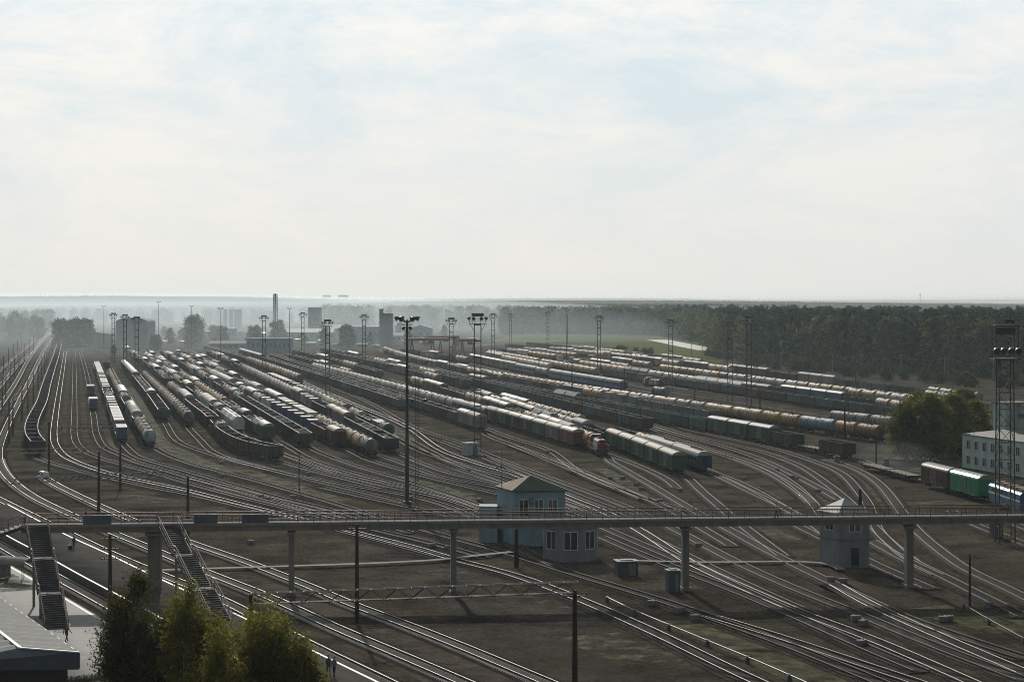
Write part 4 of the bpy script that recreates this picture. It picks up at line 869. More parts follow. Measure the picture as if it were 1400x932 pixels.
def stairs(p, q, wd, nf, name="staircase"):
    """flights from deck point p down to ground point q"""
    p = Vector(p); q = Vector(q); d = q - p; h = Vector((d.x, d.y, 0)); hl = h.length; h.normalize(); s = Vector((-h.y, h.x, 0)); drop = p.z - q.z
    land = 1.5; run = (hl - land * (nf - 1)) / nf; m = MB(); r0 = MB(); st = MB(); lg = []; pos = p.copy(); rz = math.atan2(h.y, h.x)
    for k in range(nf):
        e = pos + h * run - Vector((0, 0, drop / nf)); n = int(round(drop / nf / 0.165))
        for i in range(n):
            c = pos + (e - pos) * ((i + 0.5) / n); m.box((c.x, c.y, c.z), (run / n * 0.98, wd, 0.05), rz); m.box((c.x + h.x * run / n * .44, c.y + h.y * run / n * .44, c.z - 0.1), (0.03, wd, 0.14), rz, 1)
        for sg in (-1, 1):
            o = s * sg * (wd / 2 + 0.06)
            st.beam(pos + o - Vector((0, 0, 0.15)), e + o - Vector((0, 0, 0.15)), 0.1, 0.38)
            for zz, ww in ((1.02, 0.07), (0.55, 0.04)): r0.beam(pos + o + Vector((0, 0, zz)), e + o + Vector((0, 0, zz)), ww, ww)
            nb = max(2, int(run / 1.5))
            for i in range(nb + 1): b = pos + (e - pos) * (i / nb) + o; r0.beam(b, b + Vector((0, 0, 1.02)), 0.05, 0.05)
        if k < nf - 1:
            c = e + h * land / 2; m.box((c.x, c.y, c.z - 0.05), (land, wd, 0.12), rz)
            for sg in (-1, 1):
                o = s * sg * (wd / 2 + 0.06)
                for zz, ww in ((1.02, 0.07), (0.55, 0.04)): r0.beam(e + o + Vector((0, 0, zz)), e + h * land + o + Vector((0, 0, zz)), ww, ww)
                lq = MB(); lq.beam(c + o * 0.8 - Vector((0, 0, 0.1)), (c.x + o.x * 0.8, c.y + o.y * 0.8, 0.0), 0.25, 0.25); lg.append(lq)
        pos = e + h * land
    stc = m.build(name, [M_step, M_dark], fb); r0.build("handrail", MATS["handrail_steel"], stc); st.build("stringer", M_dark, stc)
    for lq in lg: lq.build("support", M_concd, stc)
mat("handrail_steel", (0.15, 0.12, 0.115), 0.6, 0.0, (0.1, 0.055, 0.05), 2)
stairs((-55.2, 229.3, BZ), (-47.6, 206.5, 0.45), 2.3, 3)
stairs((-40.2, 230.7, BZ), (-30.4, 206.8, 1.1), 2.1, 3)
stairs((-57.0, 230.6, BZ), (-72, 226.5, 4.2), 2.6, 2)
# ---------------------------------------------------------------- buildings near by
M_bluew = mat("blue_cladding", (0.25, 0.37, 0.41), 0.75, 0, (0.19, 0.29, 0.33), 0.7, stretch=(1, 1, 0.4))
M_grnroof = mat("green_metal_roof", (0.06, 0.085, 0.055), 0.7, 0.0, (0.04, 0.06, 0.04), 0.8)
M_greyw = mat("grey_wall", (0.25, 0.26, 0.27), 0.8, 0, (0.18, 0.19, 0.2), 0.6, stretch=(1, 1, 0.4))
def hip(m, cs, z, apex, az, over=0.35, mat_=0):
    c = sum((Vector(p) for p in cs), Vector((0, 0))) / len(cs); pts = []
    for p in cs: d = (Vector(p) - c); pts.append(c + d * (1 + over / d.length))
    n = len(pts); v = [(p.x, p.y, z) for p in pts]
    if isinstance(apex, tuple): m.add(v + [(*apex, az)], [(i, (i + 1) % n, n) for i in range(n)] + [tuple(range(n - 1, -1, -1))], mat_)
    m.add(v + [(p.x, p.y, z - 0.18) for p in pts], [(n + i, n + (i + 1) % n, (i + 1) % n, i) for i in range(n)], mat_)
def win(parent, p, q, z0, z1, out, nm="window", frame=None, mull=True):
    """a window in a wall from plan point p to q, standing a little proud"""
    p = Vector((*p, 0)); q = Vector((*q, 0)); d = (q - p).normalized(); n = Vector((d.y, -d.x, 0)) * out; fr = frame or M_white
    m = MB(); w2 = 0.09
    for z in (z0, z1): m.beam(p + n * 0.04 + Vector((0, 0, z)), q + n * 0.04 + Vector((0, 0, z)), 0.1, w2)
    for c in ([p, q, (p + q) / 2] if mull else [p, q]): m.beam(c + n * 0.04 + Vector((0, 0, z0)), c + n * 0.04 + Vector((0, 0, z1)), w2, 0.1)
    o = m.build(nm, fr, parent); g = MB(); g.face([tuple(p + n * 0.015 + Vector((0, 0, z0))), tuple(q + n * 0.015 + Vector((0, 0, z0))), tuple(q + n * 0.015 + Vector((0, 0, z1))), tuple(p + n * 0.015 + Vector((0, 0, z1)))]); g.build("pane", M_glass, o)
def lerp2(p, q, t): return (p[0] + (q[0] - p[0]) * t, p[1] + (q[1] - p[1]) * t)
# blue control house
c0 = (0.45, 279.0); ang = math.atan2(0.35, 6.9); fx = Vector((math.cos(ang), math.sin(ang))); fy = Vector((-0.36, 0.93)).normalized()
c1 = (c0[0] + fx.x * 7.1, c0[1] + fx.y * 7.1); c3 = (c0[0] + fy.x * 7.2, c0[1] + fy.y * 7.2); c2 = (c1[0] + fy.x * 7.2, c1[1] + fy.y * 7.2)
bh = empty("control_house", (0, 0, 0), 0, "pale blue two storey control house with green hipped roof behind the footbridge", "control house")
m = MB(); m.ext([c0, c1, c2, c3], 0, 7.7); m.build("wall", M_bluew, bh)
ctr = ((c0[0] + c2[0]) / 2, (c0[1] + c2[1]) / 2); m = MB(); hip(m, [c0, c1, c2, c3], 7.88, ctr, 9.75); rf = m.build("roof", M_grnroof, bh); m = MB(); q0 = Vector((c0[0] - .42, c0[1] - .3, 7.9)); q1 = Vector((c3[0] - .4, c3[1] + .3, 7.9)); q2 = Vector((ctr[0], ctr[1], 9.78)); m.face([q0, q2, q1]); m.build("tan_slope", mat("house_roof_tan", (0.36, 0.28, 0.16), 0.8, 0, (0.2, 0.165, 0.11), 0.8, spec=0.1), rf)  # left roof slope overlaid in tan, lighter than the green rest
for t0, t1, z0, z1, nm in ((0.08, 0.26, 4.2, 6.6, "door"), (0.38, 0.56, 4.95, 6.6, "window"), (0.66, 0.84, 4.95, 6.6, "window")): win(bh, lerp2(c0, c1, t0), lerp2(c0, c1, t1), z0, z1, 1, nm)
m = MB(); a_ = lerp2(c0, c1, 0.32); m.box((a_[0], a_[1] - 0.25, 6.5), (0.8, 0.5, 0.65)); m.build("air_conditioner", M_galv, bh)
m = MB(); m.cyl((-1.5, 283.5, 8.0), (-1.5, 283.5, 13.0), 0.05, 0.03, n=6); m.build("antenna", M_dark, bh)
m = MB(); m.beam((c0[0] - 1.2, c0[1] - 0.35, 3.9), (c1[0] + 0.6, c1[1] - 0.35, 3.9), 1.6, 0.12); m.beam((c0[0] - 1.2, c0[1] - 1.1, 4.9), (c1[0] + 0.6, c1[1] - 1.1, 4.9), 0.05, 0.05)
for k in range(9): b = lerp2((c0[0] - 1.2, c0[1] - 1.1), (c1[0] + 0.6, c1[1] - 1.1), k / 8); m.beam((b[0], b[1], 3.9), (b[0], b[1], 4.9), 0.05, 0.05)
m.build("balcony", M_dark, bh)
m = MB(); e = c3; m.ext([(e[0] - 2.6, e[1] - 2), (e[0] + .05, e[1] - 2.6), (e[0] + .05, e[1] + 1), (e[0] - 2.6, e[1] + 1)], 0, 5.2); m.build("porch", M_bluew, bh)
# polygonal bay annex
an = empty("bay_annex", (7.8, 266.0, 0), 0, "low grey polygonal annex with tall windows in front of the blue control house", "annex")
pl = [(3.9 * math.cos(R(a)), 3.9 * math.sin(R(a))) for a in range(0, 360, 45)]; pl = [(3.9 * math.cos(R(a + 22.5)), 3.9 * math.sin(R(a + 22.5))) for a in range(0, 360, 45)]
m = MB(); m.ext(pl, 0, 4.7); m.build("wall", M_greyw, an)
m = MB(); hip(m, pl, 4.95, (0, 0), 5.5, 0.4); m.build("roof", M_roofg, an)
for k in (4, 5, 6, 7): a_, b_ = pl[k], pl[(k + 1) % 8]; win(an, lerp2(a_, b_, 0.2), lerp2(a_, b_, 0.8), 1.6, 4.0, 1)
# grey signal tower
tw0 = (42.6, 256.8); f1 = Vector((1, 0.02)).normalized(); f2 = Vector((-0.45, 0.89)).normalized()
t1_ = (tw0[0] + f1.x * 3.9, tw0[1] + f1.y * 3.9); t3_ = (tw0[0] + f2.x * 4.4, tw0[1] + f2.y * 4.4); t2_ = (t1_[0] + f2.x * 4.4, t1_[1] + f2.y * 4.4)
st = empty("signal_tower", (0, 0, 0), 0, "small grey two storey signal tower with a bright pyramid roof beside the footbridge", "signal tower")
m = MB(); m.ext([tw0, t1_, t2_, t3_], 0, 6.9); m.build("wall", M_greyw, st)
m = MB(); cc = ((tw0[0] + t2_[0]) / 2, (tw0[1] + t2_[1]) / 2); hip(m, [tw0, t1_, t2_, t3_], 7.1, cc, 8.9, 0.5); m.build("roof", mat("tower_roof", (0.3, 0.32, 0.29), 0.5, 0.0, (0.32, 0.36, 0.32), 0.8), st)
m = MB(); hip(m, [tw0, t1_, t2_, t3_], 3.75, None, 0, 0.3); m.build("ledge", M_concd, st)
win(st, lerp2(tw0, t1_, 0.36), lerp2(tw0, t1_, 0.66), 0.2, 2.7, 1, "door", M_greyw, False); win(st, lerp2(tw0, t1_, 0.32), lerp2(tw0, t1_, 0.7), 4.7, 6.3, 1); win(st, lerp2(t3_, tw0, 0.3), lerp2(t3_, tw0, 0.7), 4.7, 6.3, 1)
def cabinet(nm, x, y, d, m_, label, cat, roof=None, rz=0.2):
    g = gp(x, y); o = empty(nm, g, rz, label, cat)
    b = MB(); b.box((0, 0, d[2] / 2), d); b.build("body", m_, o); r = MB(); r.box((0, 0, d[2] + 0.07), (d[0] + 0.3, d[1] + 0.3, 0.12)); r.box((0, 0, d[2] + 0.18), (d[0] * 0.6, d[1] * 0.6, 0.1)); r.build("roof", roof or M_roofg, o)
    q = MB(); q.box((0.2 * d[0], -d[1] / 2 - 0.02, d[2] * 0.46), (d[0] * 0.36, 0.05, d[2] * 0.82)); q.build("door", M_galv, o); return o
cabinet("equipment_cabinet", 856, 786, (2.6, 2.0, 1.8), M_panel, "dark grey equipment cabinet beside the path in front of the annex", "cabinet")
cabinet("guard_booth", 920, 808, (1.4, 1.4, 2.5), M_panel, "narrow guard booth with a greenish roof under the footbridge", "booth", M_roofgn)
cabinet("transformer_kiosk", 643, 622, (3.0, 2.4, 2.7), mat("kiosk_white", (0.42, 0.5, 0.56), 0.7, 0, (0.3, 0.36, 0.42), 0.8), "white and blue transformer kiosk at the foot of the twin leg mast", "kiosk", M_roofw, 0.5)
cabinet("relay_cabinet", 1362, 735, (1.6, 1.2, 2.2), M_panel, "grey relay cabinet next to the big lattice tower", "cabinet", M_roofw)
cabinet("relay_cabinet", 1144, 643 - 10, (1.0, 0.8, 1.4), M_galv, "small grey relay cabinet by the lone brown gondola", "cabinet")
cabinet("relay_cabinet", 1212, 640, (0.9, 0.8, 1.9), M_galv, "slim grey cabinet beside the flatcars on the right siding", "cabinet")
# green-white office building on the right
M_mint = mat("mint_wall", (0.5, 0.6, 0.55), 0.8, 0, (0.4, 0.48, 0.44), 0.5, stretch=(1, 1, 0.4))
ob = empty("yard_office", (0, 0, 0), 0, "mint green two storey yard office with a taller rear block beside the grove", "office building")
o0 = (93.6, 410.5); o1 = (102.0, 380.0); dv = Vector((o1[0] - o0[0], o1[1] - o0[1])).normalized(); nv = Vector((-dv.y, dv.x)); o2 = (o1[0] + nv.x * 14, o1[1] + nv.y * 14); o3 = (o0[0] + nv.x * 14, o0[1] + nv.y * 14)
m = MB(); m.ext([o0, o1, o2, o3], 0, 6.7); m.build("wall", M_mint, ob)
m = MB(); hip(m, [o0, o1, o2, o3], 6.95, ((o0[0] + o2[0]) / 2, (o0[1] + o2[1]) / 2), 9.2, 0.4); m.build("roof", mat("dark_slate_roof", (0.1, 0.095, 0.09), 0.6, 0, (0.15, 0.14, 0.13), 0.6), ob)
for i in range(9):
    t = 0.06 + i * 0.105
    for z0, z1 in ((0.9, 2.6), (4.0, 5.8)): win(ob, lerp2(o0, o1, t), lerp2(o0, o1, t + 0.045), z0, z1, 1)
b0 = Vector(lerp2(o0, o1, 0.12)) + nv * 5; b1 = b0 + dv * 5
m = MB(); m.ext([tuple(b0), tuple(b1), tuple(b1 + nv * 6), tuple(b0 + nv * 6)], 6, 13.5); m.build("stair_block", M_mint, ob)
m = MB(); m.ext([tuple(b0 - dv * .3 - nv * .3), tuple(b1 + dv * .3 - nv * .3), tuple(b1 + dv * .3 + nv * 6.3), tuple(b0 - dv * .3 + nv * 6.3)], 13.5, 13.75); m.build("parapet", M_conc, ob)
g0 = b1 + nv * 3; g1 = g0 + dv * 22
m = MB(); m.ext([tuple(g0), tuple(g1), tuple(g1 + nv * 16), tuple(g0 + nv * 16)], 0, 13.0); m.build("rear_block", M_mint, ob)
m = MB(); m.ext([tuple(g0 - nv * .35 - dv * .003), tuple(g1 + dv * .35 - nv * .35), tuple(g1 + dv * .35 + nv * 16.3), tuple(g0 + nv * 16.3)], 13.0, 13.3); m.ext([tuple(g0 - nv * .05), tuple(g1 - nv * .05), tuple(g1 + nv * .5), tuple(g0 + nv * .5)], 10.6, 11.5); m.build("cornice", M_conc, ob)
# station canopy building, lower left corner
M_corr = mat("corrugated_roof", (0.24, 0.243, 0.235), 0.75, 0.0, (0.17, 0.172, 0.165), 0.6, spec=0.1)
cb_ = empty("station_canopy", (0, 0, 0), 0, "grey corrugated gable roof of the station building in the lower left corner", "station building")
rn = Vector((-41.1, 165, 5.75)); en = Vector((-36.2, 165.2, 5.35)); dirc = Vector((-14.3, 30, 0)).normalized(); perp = Vector((dirc.y, -dirc.x, 0))
Lr = 52; wl = rn - perp * 7 - Vector((0, 0, .9)) ; m = MB()
for (p, q) in ((rn, en), (rn, wl)):
    n_ = 20; prev = None; v = []; f = []
    for i in range(n_ * 2 + 1):
        b = dirc * (Lr * i / (n_ * 2)); dz = 0.16 if i % 2 else 0.0
        v += [p + b + Vector((0, 0, dz)), q + b + Vector((0, 0, dz))]
    f = [(2 * i, 2 * i + 1, 2 * i + 3, 2 * i + 2) for i in range(n_ * 2)]; m.add(v, f)
m.build("roof", M_corr, cb_)
m = MB(); m.add([rn + Vector((0, -.02, .1)), en + Vector((0, -.02, .1)), en - Vector((0, 0.02, 1.35)), wl - Vector((0, 0.02, 0.4)), wl + Vector((0, -.02, .1))], [(0, 4, 3, 2, 1)]); m.beam(en + Vector((0, 0, -.6)), en + dirc * Lr + Vector((0, 0, -.6)), 0.12, 1.3); m.build("fascia", M_panel, cb_)
m = MB(); m.beam(rn + Vector((0, 0, .12)), rn + dirc * Lr + Vector((0, 0, .12)), 0.3, 0.1); m.beam(rn + Vector((0, -.1, .12)), en + Vector((0, -.1, .12)), 0.2, 0.1); m.build("ridge_flashing", M_white, cb_)
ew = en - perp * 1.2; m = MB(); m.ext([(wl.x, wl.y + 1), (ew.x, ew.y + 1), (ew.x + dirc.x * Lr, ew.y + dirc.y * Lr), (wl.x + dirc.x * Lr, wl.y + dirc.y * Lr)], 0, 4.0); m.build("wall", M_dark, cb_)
# platform shelter with arched roof
sh = empty("platform_shelter", gp(22, 792, 0.45), R(62), "small pale shelter with an arched roof at the foot of the stairs", "shelter")
m = MB(); pr = [(1.5 * math.cos(R(a)), 2.0 + 0.8 * math.sin(R(a))) for a in range(0, 181, 20)]; m.prism_y(pr + [(-1.42, 1.98)] + [(1.42 * math.cos(R(a)), 1.95 + 0.75 * math.sin(R(a))) for a in range(160, 0, -20)] + [(1.42, 1.98)], -2.4, 2.4); m.build("arched_roof", M_conc, sh)
m = MB(); 
for sx_ in (-1.4, 1.4):
    for yy in (-2.2, 0, 2.2): m.cyl((sx_, yy, 0), (sx_, yy, 2.0), 0.05, n=6)
m.box((0, 2.25, 1.0), (2.8, 0.04, 1.9)); m.build("frame", M_galv, sh)
pl_ = empty("planter", (at(122, 176), 176, 0.45), 0.5, "long low concrete planter with flowers beside the station canopy", "planter"); m = MB()
for s in (-1, 1): m.box((s * 2.4, 0, .3), (.2, 2.2, .6)); m.box((0, s * 1.1, .3), (4.6, .2, .6))
m.build("kerb", M_conc, pl_); V, Fq = quads(np.stack([rng.uniform(-2.2, 2.2, 900), rng.uniform(-.95, .95, 900), rng.uniform(.4, .95, 900)], 1), .13); link("flowers", np_mesh("flowers", V, Fq, leafmat("leaf_flowers", (.06, .09, .03), (.16, .1, .14), .3)), pl_)
vb = empty("vent_box", (at(131, 171), 171, 0.45), 0.5, "small pale roofed vent box beside the planter", "vent box"); m = MB(); m.box((0, 0, .5), (1.6, 1.2, 1.0)); m.build("body", M_greyw, vb); m = MB(); m.box((0, 0, 1.06), (2.0, 1.6, .12)); m.build("lid", M_white, vb)
strip("grass", [(-20, 790), (4, 800), (30, 812)], 6, M_grass, "stuff").location.z = .5
b = gp(60, 653.5); bs = empty("buffer_stop", b, R(-60), "low white painted buffer stop at the end of a siding", "buffer stop")
m = MB(); m.box((0, 0, 0.75), (3.2, 1.2, 0.9)); m.box((0, 0, 1.25), (2.6, 1.0, 0.16)); m.build("block", M_white, bs); m = MB(); m.cyl((-0.9, -0.8, 0.9), (-0.9, -0.6, 0.9), 0.2, n=10); m.cyl((0.9, -0.8, 0.9), (0.9, -0.6, 0.9), 0.2, n=10); m.build("buffer", M_dark, bs)
# ---------------------------------------------------------------- light masts
M_lamp = mat("floodlight_housing", (0.07, 0.075, 0.08), 0.5, 0.3); M_mast = mat("mast_steel", (0.05, 0.053, 0.056), 0.7, 0.0, (0.05, 0.05, 0.05), 1.0)
def flood(root, p, yaw, tilt=0.6, s=1.0):
    m = MB(); d = Vector((math.cos(yaw), math.sin(yaw), -tilt)).normalized(); c = Vector(p)
    m.cyl(c - d * 0.25 * s, c + d * 0.3 * s, 0.26 * s, 0.42 * s, n=10); m.cyl(c - d * .45 * s, c - d * .25 * s, 0.12 * s, n=6); m.beam(c, c - Vector((0, 0, .45 * s)), .08, .08); m.build("floodlight", M_lamp, root)
def twin_mast(hgt, lod=True):
    o = empty("light_mast"); gap = 0.75
    for s in (-1, 1):
        m = MB()
        for dy in (-0.3, 0.3): m.beam((s * gap, dy, 0), (s * gap, dy, hgt - 2.2), 0.2, 0.2)
        n = int(hgt / 1.4)
        for k in range(n): z = k * (hgt - 2.2) / n; m.beam((s * gap, -0.3, z), (s * gap, 0.3, z + (hgt - 2.2) / n), 0.1, 0.1)
        m.build("leg", M_mast, o)
    m = MB()
    for k in range(8): z = (k + 1) * (hgt - 2.4) / 8; m.beam((-gap, 0, z), (gap, 0, z), 0.16, 0.3)
    m.build("cross_bracing", M_mast, o)
    m = MB(); z = hgt - 2.2; m.box((0, 0, z), (3.6, 2.0, 0.12))
    for x in (-1.8, -0.6, 0.6, 1.8):
        for y in (-1, 1): m.beam((x, y, z), (x, y, z + 1.1), 0.06, 0.06)
    for y in (-1, 1):
        for zz in (0.55, 1.1): m.beam((-1.8, y, z + zz), (1.8, y, z + zz), 0.06, 0.06)
    for x in (-1.8, 1.8): m.beam((x, -1, z + 1.1), (x, 1, z + 1.1), 0.06, 0.06)
    for s in (-1, 1): m.beam((s * gap, 0, z - 1.8), (s * 1.7, 0, z), 0.1, 0.1); m.beam((s * 1.2, 0, z), (s * 1.2, 0, z + 2.2), 0.08, 0.08)
    m.build("platform", M_mast, o)
    m = MB(); m.box((0, 0, z + 2.0), (2.7, 0.6, 0.75)); m.build("lamp_bank", M_lamp, o)
    for x, a in ((-1.9, 200), (-0.8, 250), (0.8, 290), (1.9, -20)): flood(o, (x, -1.0 if 210 < a else -0.6, z + 1.25), R(a))
    return o
def pole_mast(hgt):
    o = empty("light_mast"); m = MB(); m.cyl((0, 0, 0), (0, 0, hgt), 0.36, 0.18, n=12); m.cyl((0, 0, 0), (0, 0, 0.6), 0.7, n=12); m.build("pole", M_mast, o)
    m = MB(); m.cyl((0, 0, hgt - 0.9), (0, 0, hgt - 0.75), 0.9, n=12)
    for a in range(0, 360, 60): m.beam((0, 0, hgt - 0.5), (1.7 * math.cos(R(a)), 1.7 * math.sin(R(a)), hgt + 0.15), 0.1, 0.1)
    m.cyl((0, 0, hgt - 0.5), (0, 0, hgt - 0.4), 1.2, n=14); m.build("crown_frame", M_mast, o)
    for a in range(0, 360, 60): flood(o, (1.75 * math.cos(R(a)), 1.75 * math.sin(R(a)), hgt + 0.25), R(a), 0.5, 1.1)
    for a in (30, 210): flood(o, (0.6 * math.cos(R(a)), 0.6 * math.sin(R(a)), hgt - 1.4), R(a), 0.8, 0.8)
    return o
def thin_mast(hgt):
    o = empty("light_mast"); m = MB(); m.cyl((0, 0, 0), (0, 0, hgt), 0.3, 0.14, n=8); m.build("pole", M_mast, o)
    m = MB(); m.beam((-1.1, 0, hgt), (1.1, 0, hgt), 0.12, 0.12); m.build("cross_arm", M_mast, o)
    for x in (-1.0, 1.0): flood(o, (x, -0.2, hgt + 0.35), R(270), 0.5, 1.0)
    return o
def lattice_mast(hgt):
    o = empty("light_mast"); a0, a1 = 1.15, 0.98; n = 11; H0 = hgt - 5.2
    for sx_, sy_ in ((-1, -1), (1, -1), (1, 1), (-1, 1)):
        m = MB(); m.beam((sx_ * a0, sy_ * a0, 0), (sx_ * a1, sy_ * a1, H0), 0.16, 0.16); m.build("leg", M_mast, o)
    m = MB()
    for k in range(n):
        z0, z1 = H0 * k / n, H0 * (k + 1) / n; w0 = a0 + (a1 - a0) * k / n; w1 = a0 + (a1 - a0) * (k + 1) / n
        for i in range(4):
            c = [(-1, -1), (1, -1), (1, 1), (-1, 1)]; p, q = c[i], c[(i + 1) % 4]
            m.beam((p[0] * w0, p[1] * w0, z0), (q[0] * w1, q[1] * w1, z1), 0.07, 0.07); m.beam((p[0] * w1, p[1] * w1, z1), (q[0] * w1, q[1] * w1, z1), 0.07, 0.07)
    m.build("lattice_bracing", M_mast, o)
    m = MB(); z = H0; m.box((0, 0, z), (3.7, 3.0, 0.2)); m.box((0, 0, hgt - 0.4), (3.3, 2.4, 0.2))
    for sx_ in (-1, 1):
        for sy_ in (-1, 1): m.beam((sx_ * 1.6, sy_ * 1.15, z), (sx_ * 1.6, sy_ * 1.15, hgt - 0.4), 0.14, 0.14)
    for y in (-1.5, 1.5):
        for zz in (0.6, 1.15): m.beam((-1.85, y, z + zz), (1.85, y, z + zz), 0.06, 0.06)
    m.build("platform", M_dark, o); m = MB(); m.box((0, 0.3, hgt - 1.25), (3.0, 0.5, 1.0)); m.build("lamp_bank", M_lamp, o)
    for x in (-1.6, -0.6, 0.5, 1.5): flood(o, (x, -1.5, z + 1.3), R(270), 0.5, 1.2)
    for x in (0.3, 1.0): flood(o, (x, 0, hgt + 0.3), R(60), 0.2, 0.9)
    return o
MP = {}
def mast(kind, x, ybase, ytop, label, rz=0.0):
    X, Z, _ = gp(x, ybase); hgt = zh(ytop, Z); kh = (kind, round(hgt / 2))
    if kh not in MP: MP[kh] = {"twin": twin_mast, "pole": pole_mast, "thin": thin_mast, "lat": lattice_mast}[kind](hgt); o = MP[kh]
    else: o = copy_tree(MP[kh])
    o.location = (X, Z, 0); o.rotation_euler = (0, 0, rz); tag(o, label, "light mast", "floodlight masts of the yard"); return o
mast("pole", 556.5, 690, 437, "single tube light mast with a ring of floodlights, tallest in front of the yard")
mast("lat", 1374, 742, 441, "big four legged lattice light mast beside the green boxcar and yard office")
mast("twin", 653, 622, 429, "twin legged light mast standing at the white transformer kiosk")
for k, x, yb, yt, lb in (
    ("twin", 155, 497, 428, "twin legged light mast beside the far end of the blue container train"), ("twin", 171, 506, 430, "twin legged light mast over the far end of the short gondola train"), ("twin", 187, 520, 428, "twin legged light mast between the gondola train and brown tank train"),
    ("thin", 142, 478, 419, "thin light mast by the pale silos at the far left"), ("thin", 217, 476, 413, "tall thin light mast before the hazy hill at left"), ("thin", 262, 476, 418, "thin light mast beside the big hazy round tree"), ("thin", 302, 496, 420, "thin light mast at the grass strip's far end"),
    ("twin", 361, 512, 430, "twin legged light mast over the tank train on the grass strip"), ("thin", 396, 486, 422, "thin cross armed mast behind the blue warehouse"), ("twin", 414, 494, 425, "slim twin mast right of the thin cross armed mast"), ("twin", 448, 538, 433, "twin legged mast at the tanks' near end by the grass strip"),
    ("twin", 498, 507, 429, "twin legged mast before the tall grain silo"), ("twin", 617, 527, 431, "twin legged mast behind the orange gantry crane"), ("twin", 674, 500, 427, "twin legged mast right of the one at the kiosk"), ("twin", 698, 474, 429, "hazy twin mast left of the meadow"),
    ("twin", 749, 474, 426, "hazy twin mast at the meadow's left edge"), ("thin", 775, 500, 428, "thin mast in front of the meadow"), ("twin", 819, 513, 431, "twin legged mast over the beige tank row's near end"), ("twin", 917, 536, 431, "twin legged mast beside the pale road"),
    ("twin", 998, 553, 433, "twin legged mast standing alone before the dark forest, nearest of its group"), ("twin", 1024, 556, 433, "twin mast forming a close pair, nearer one with open floodlights"), ("twin", 1033, 522, 431, "twin mast forming a close pair, farther one"), ("twin", 1060, 514, 432, "twin mast right of the close pair before the forest"),
    ("twin", 1172, 520, 432, "faint twin mast merging with the dark forest"), ("twin", 1300, 530, 430, "slim twin mast before the forest near the yard office")):
    mast(k, x, yb, yt, lb, random.uniform(-0.15, 0.15))
# slender lattice post beside the tube mast
X, Z, _ = gp(570, 692); o = empty("lattice_post", (X, Z, 0), 0, "slender lattice post standing close beside the tube light mast", "post"); hgt = zh(517, Z); m = MB()
for dx in (-0.22, 0.22): m.beam((dx, 0, 0), (dx, 0, hgt), 0.08, 0.08)
for k in range(26): m.beam((-0.22 if k % 2 else 0.22, 0, hgt * k / 26), (0.22 if k % 2 else -0.22, 0, hgt * (k + 1) / 26), 0.05, 0.05)
m.build("lattice", M_mast, o); m = MB()
for zz in (hgt - 7.5, hgt - 4): m.beam((-0.9, 0, zz), (1.6, 0, zz), 0.1, 0.1)
m.build("cross_arm", M_mast, o)
for x_ in (-0.8, 1.5): flood(o, (x_, -.2, hgt - 3.6), R(270), .5, .7)
# ---------------------------------------------------------------- poles
def pole(x, yb, yt, label, group=None, r=0.17, arms=0, name="catenary_pole", cat="catenary pole", mt=None, Z=None):
    if Z is None: X, Z, _ = gp(x, yb)
    else: X = at(x, Z)
    h_ = zh(yt, Z); o = empty(name, (X, Z, 0), random.uniform(-0.3, 0.3), label, cat, group)
    m = MB(); m.cyl((0, 0, 0), (0, 0, h_), r * 1.15, r * 0.75, n=8); m.build("post", mt or M_wood, o)
    if arms:
        for k in range(arms):
            z = h_ - 0.5 - k * 1.1; a = MB(); a.beam((-1.1, 0, z), (1.1, 0, z), 0.09, 0.09)
            for xx in (-1.0, -0.6, 0.6, 1.0): a.cyl((xx, 0, z), (xx, 0, z + 0.28), 0.05, n=6)
            a.build("cross_arm", M_dark, o)
    return o
GRP = "catenary poles beside the leftmost tracks"
for x, yb in ((12.4, 606), (17.6, 596), (30, 576), (38, 564), (45.6, 552), (52, 533), (57, 520), (61, 510), (64, 501), (67, 494), (70, 487), (72, 481), (74, 476), (3, 560), (8, 546), (14, 529), (20, 516), (26, 504), (33, 495), (40, 487), (46, 480), (78, 478), (82, 470), (5, 520), (12, 506), (18, 496), (24, 489), (30, 482)):
    Z = gp(x, yb)[1]; pole(x, yb, HY + (EYE - 10.5) * F / Z, "dark catenary pole in the hazy row along the leftmost tracks", GRP, 0.2)
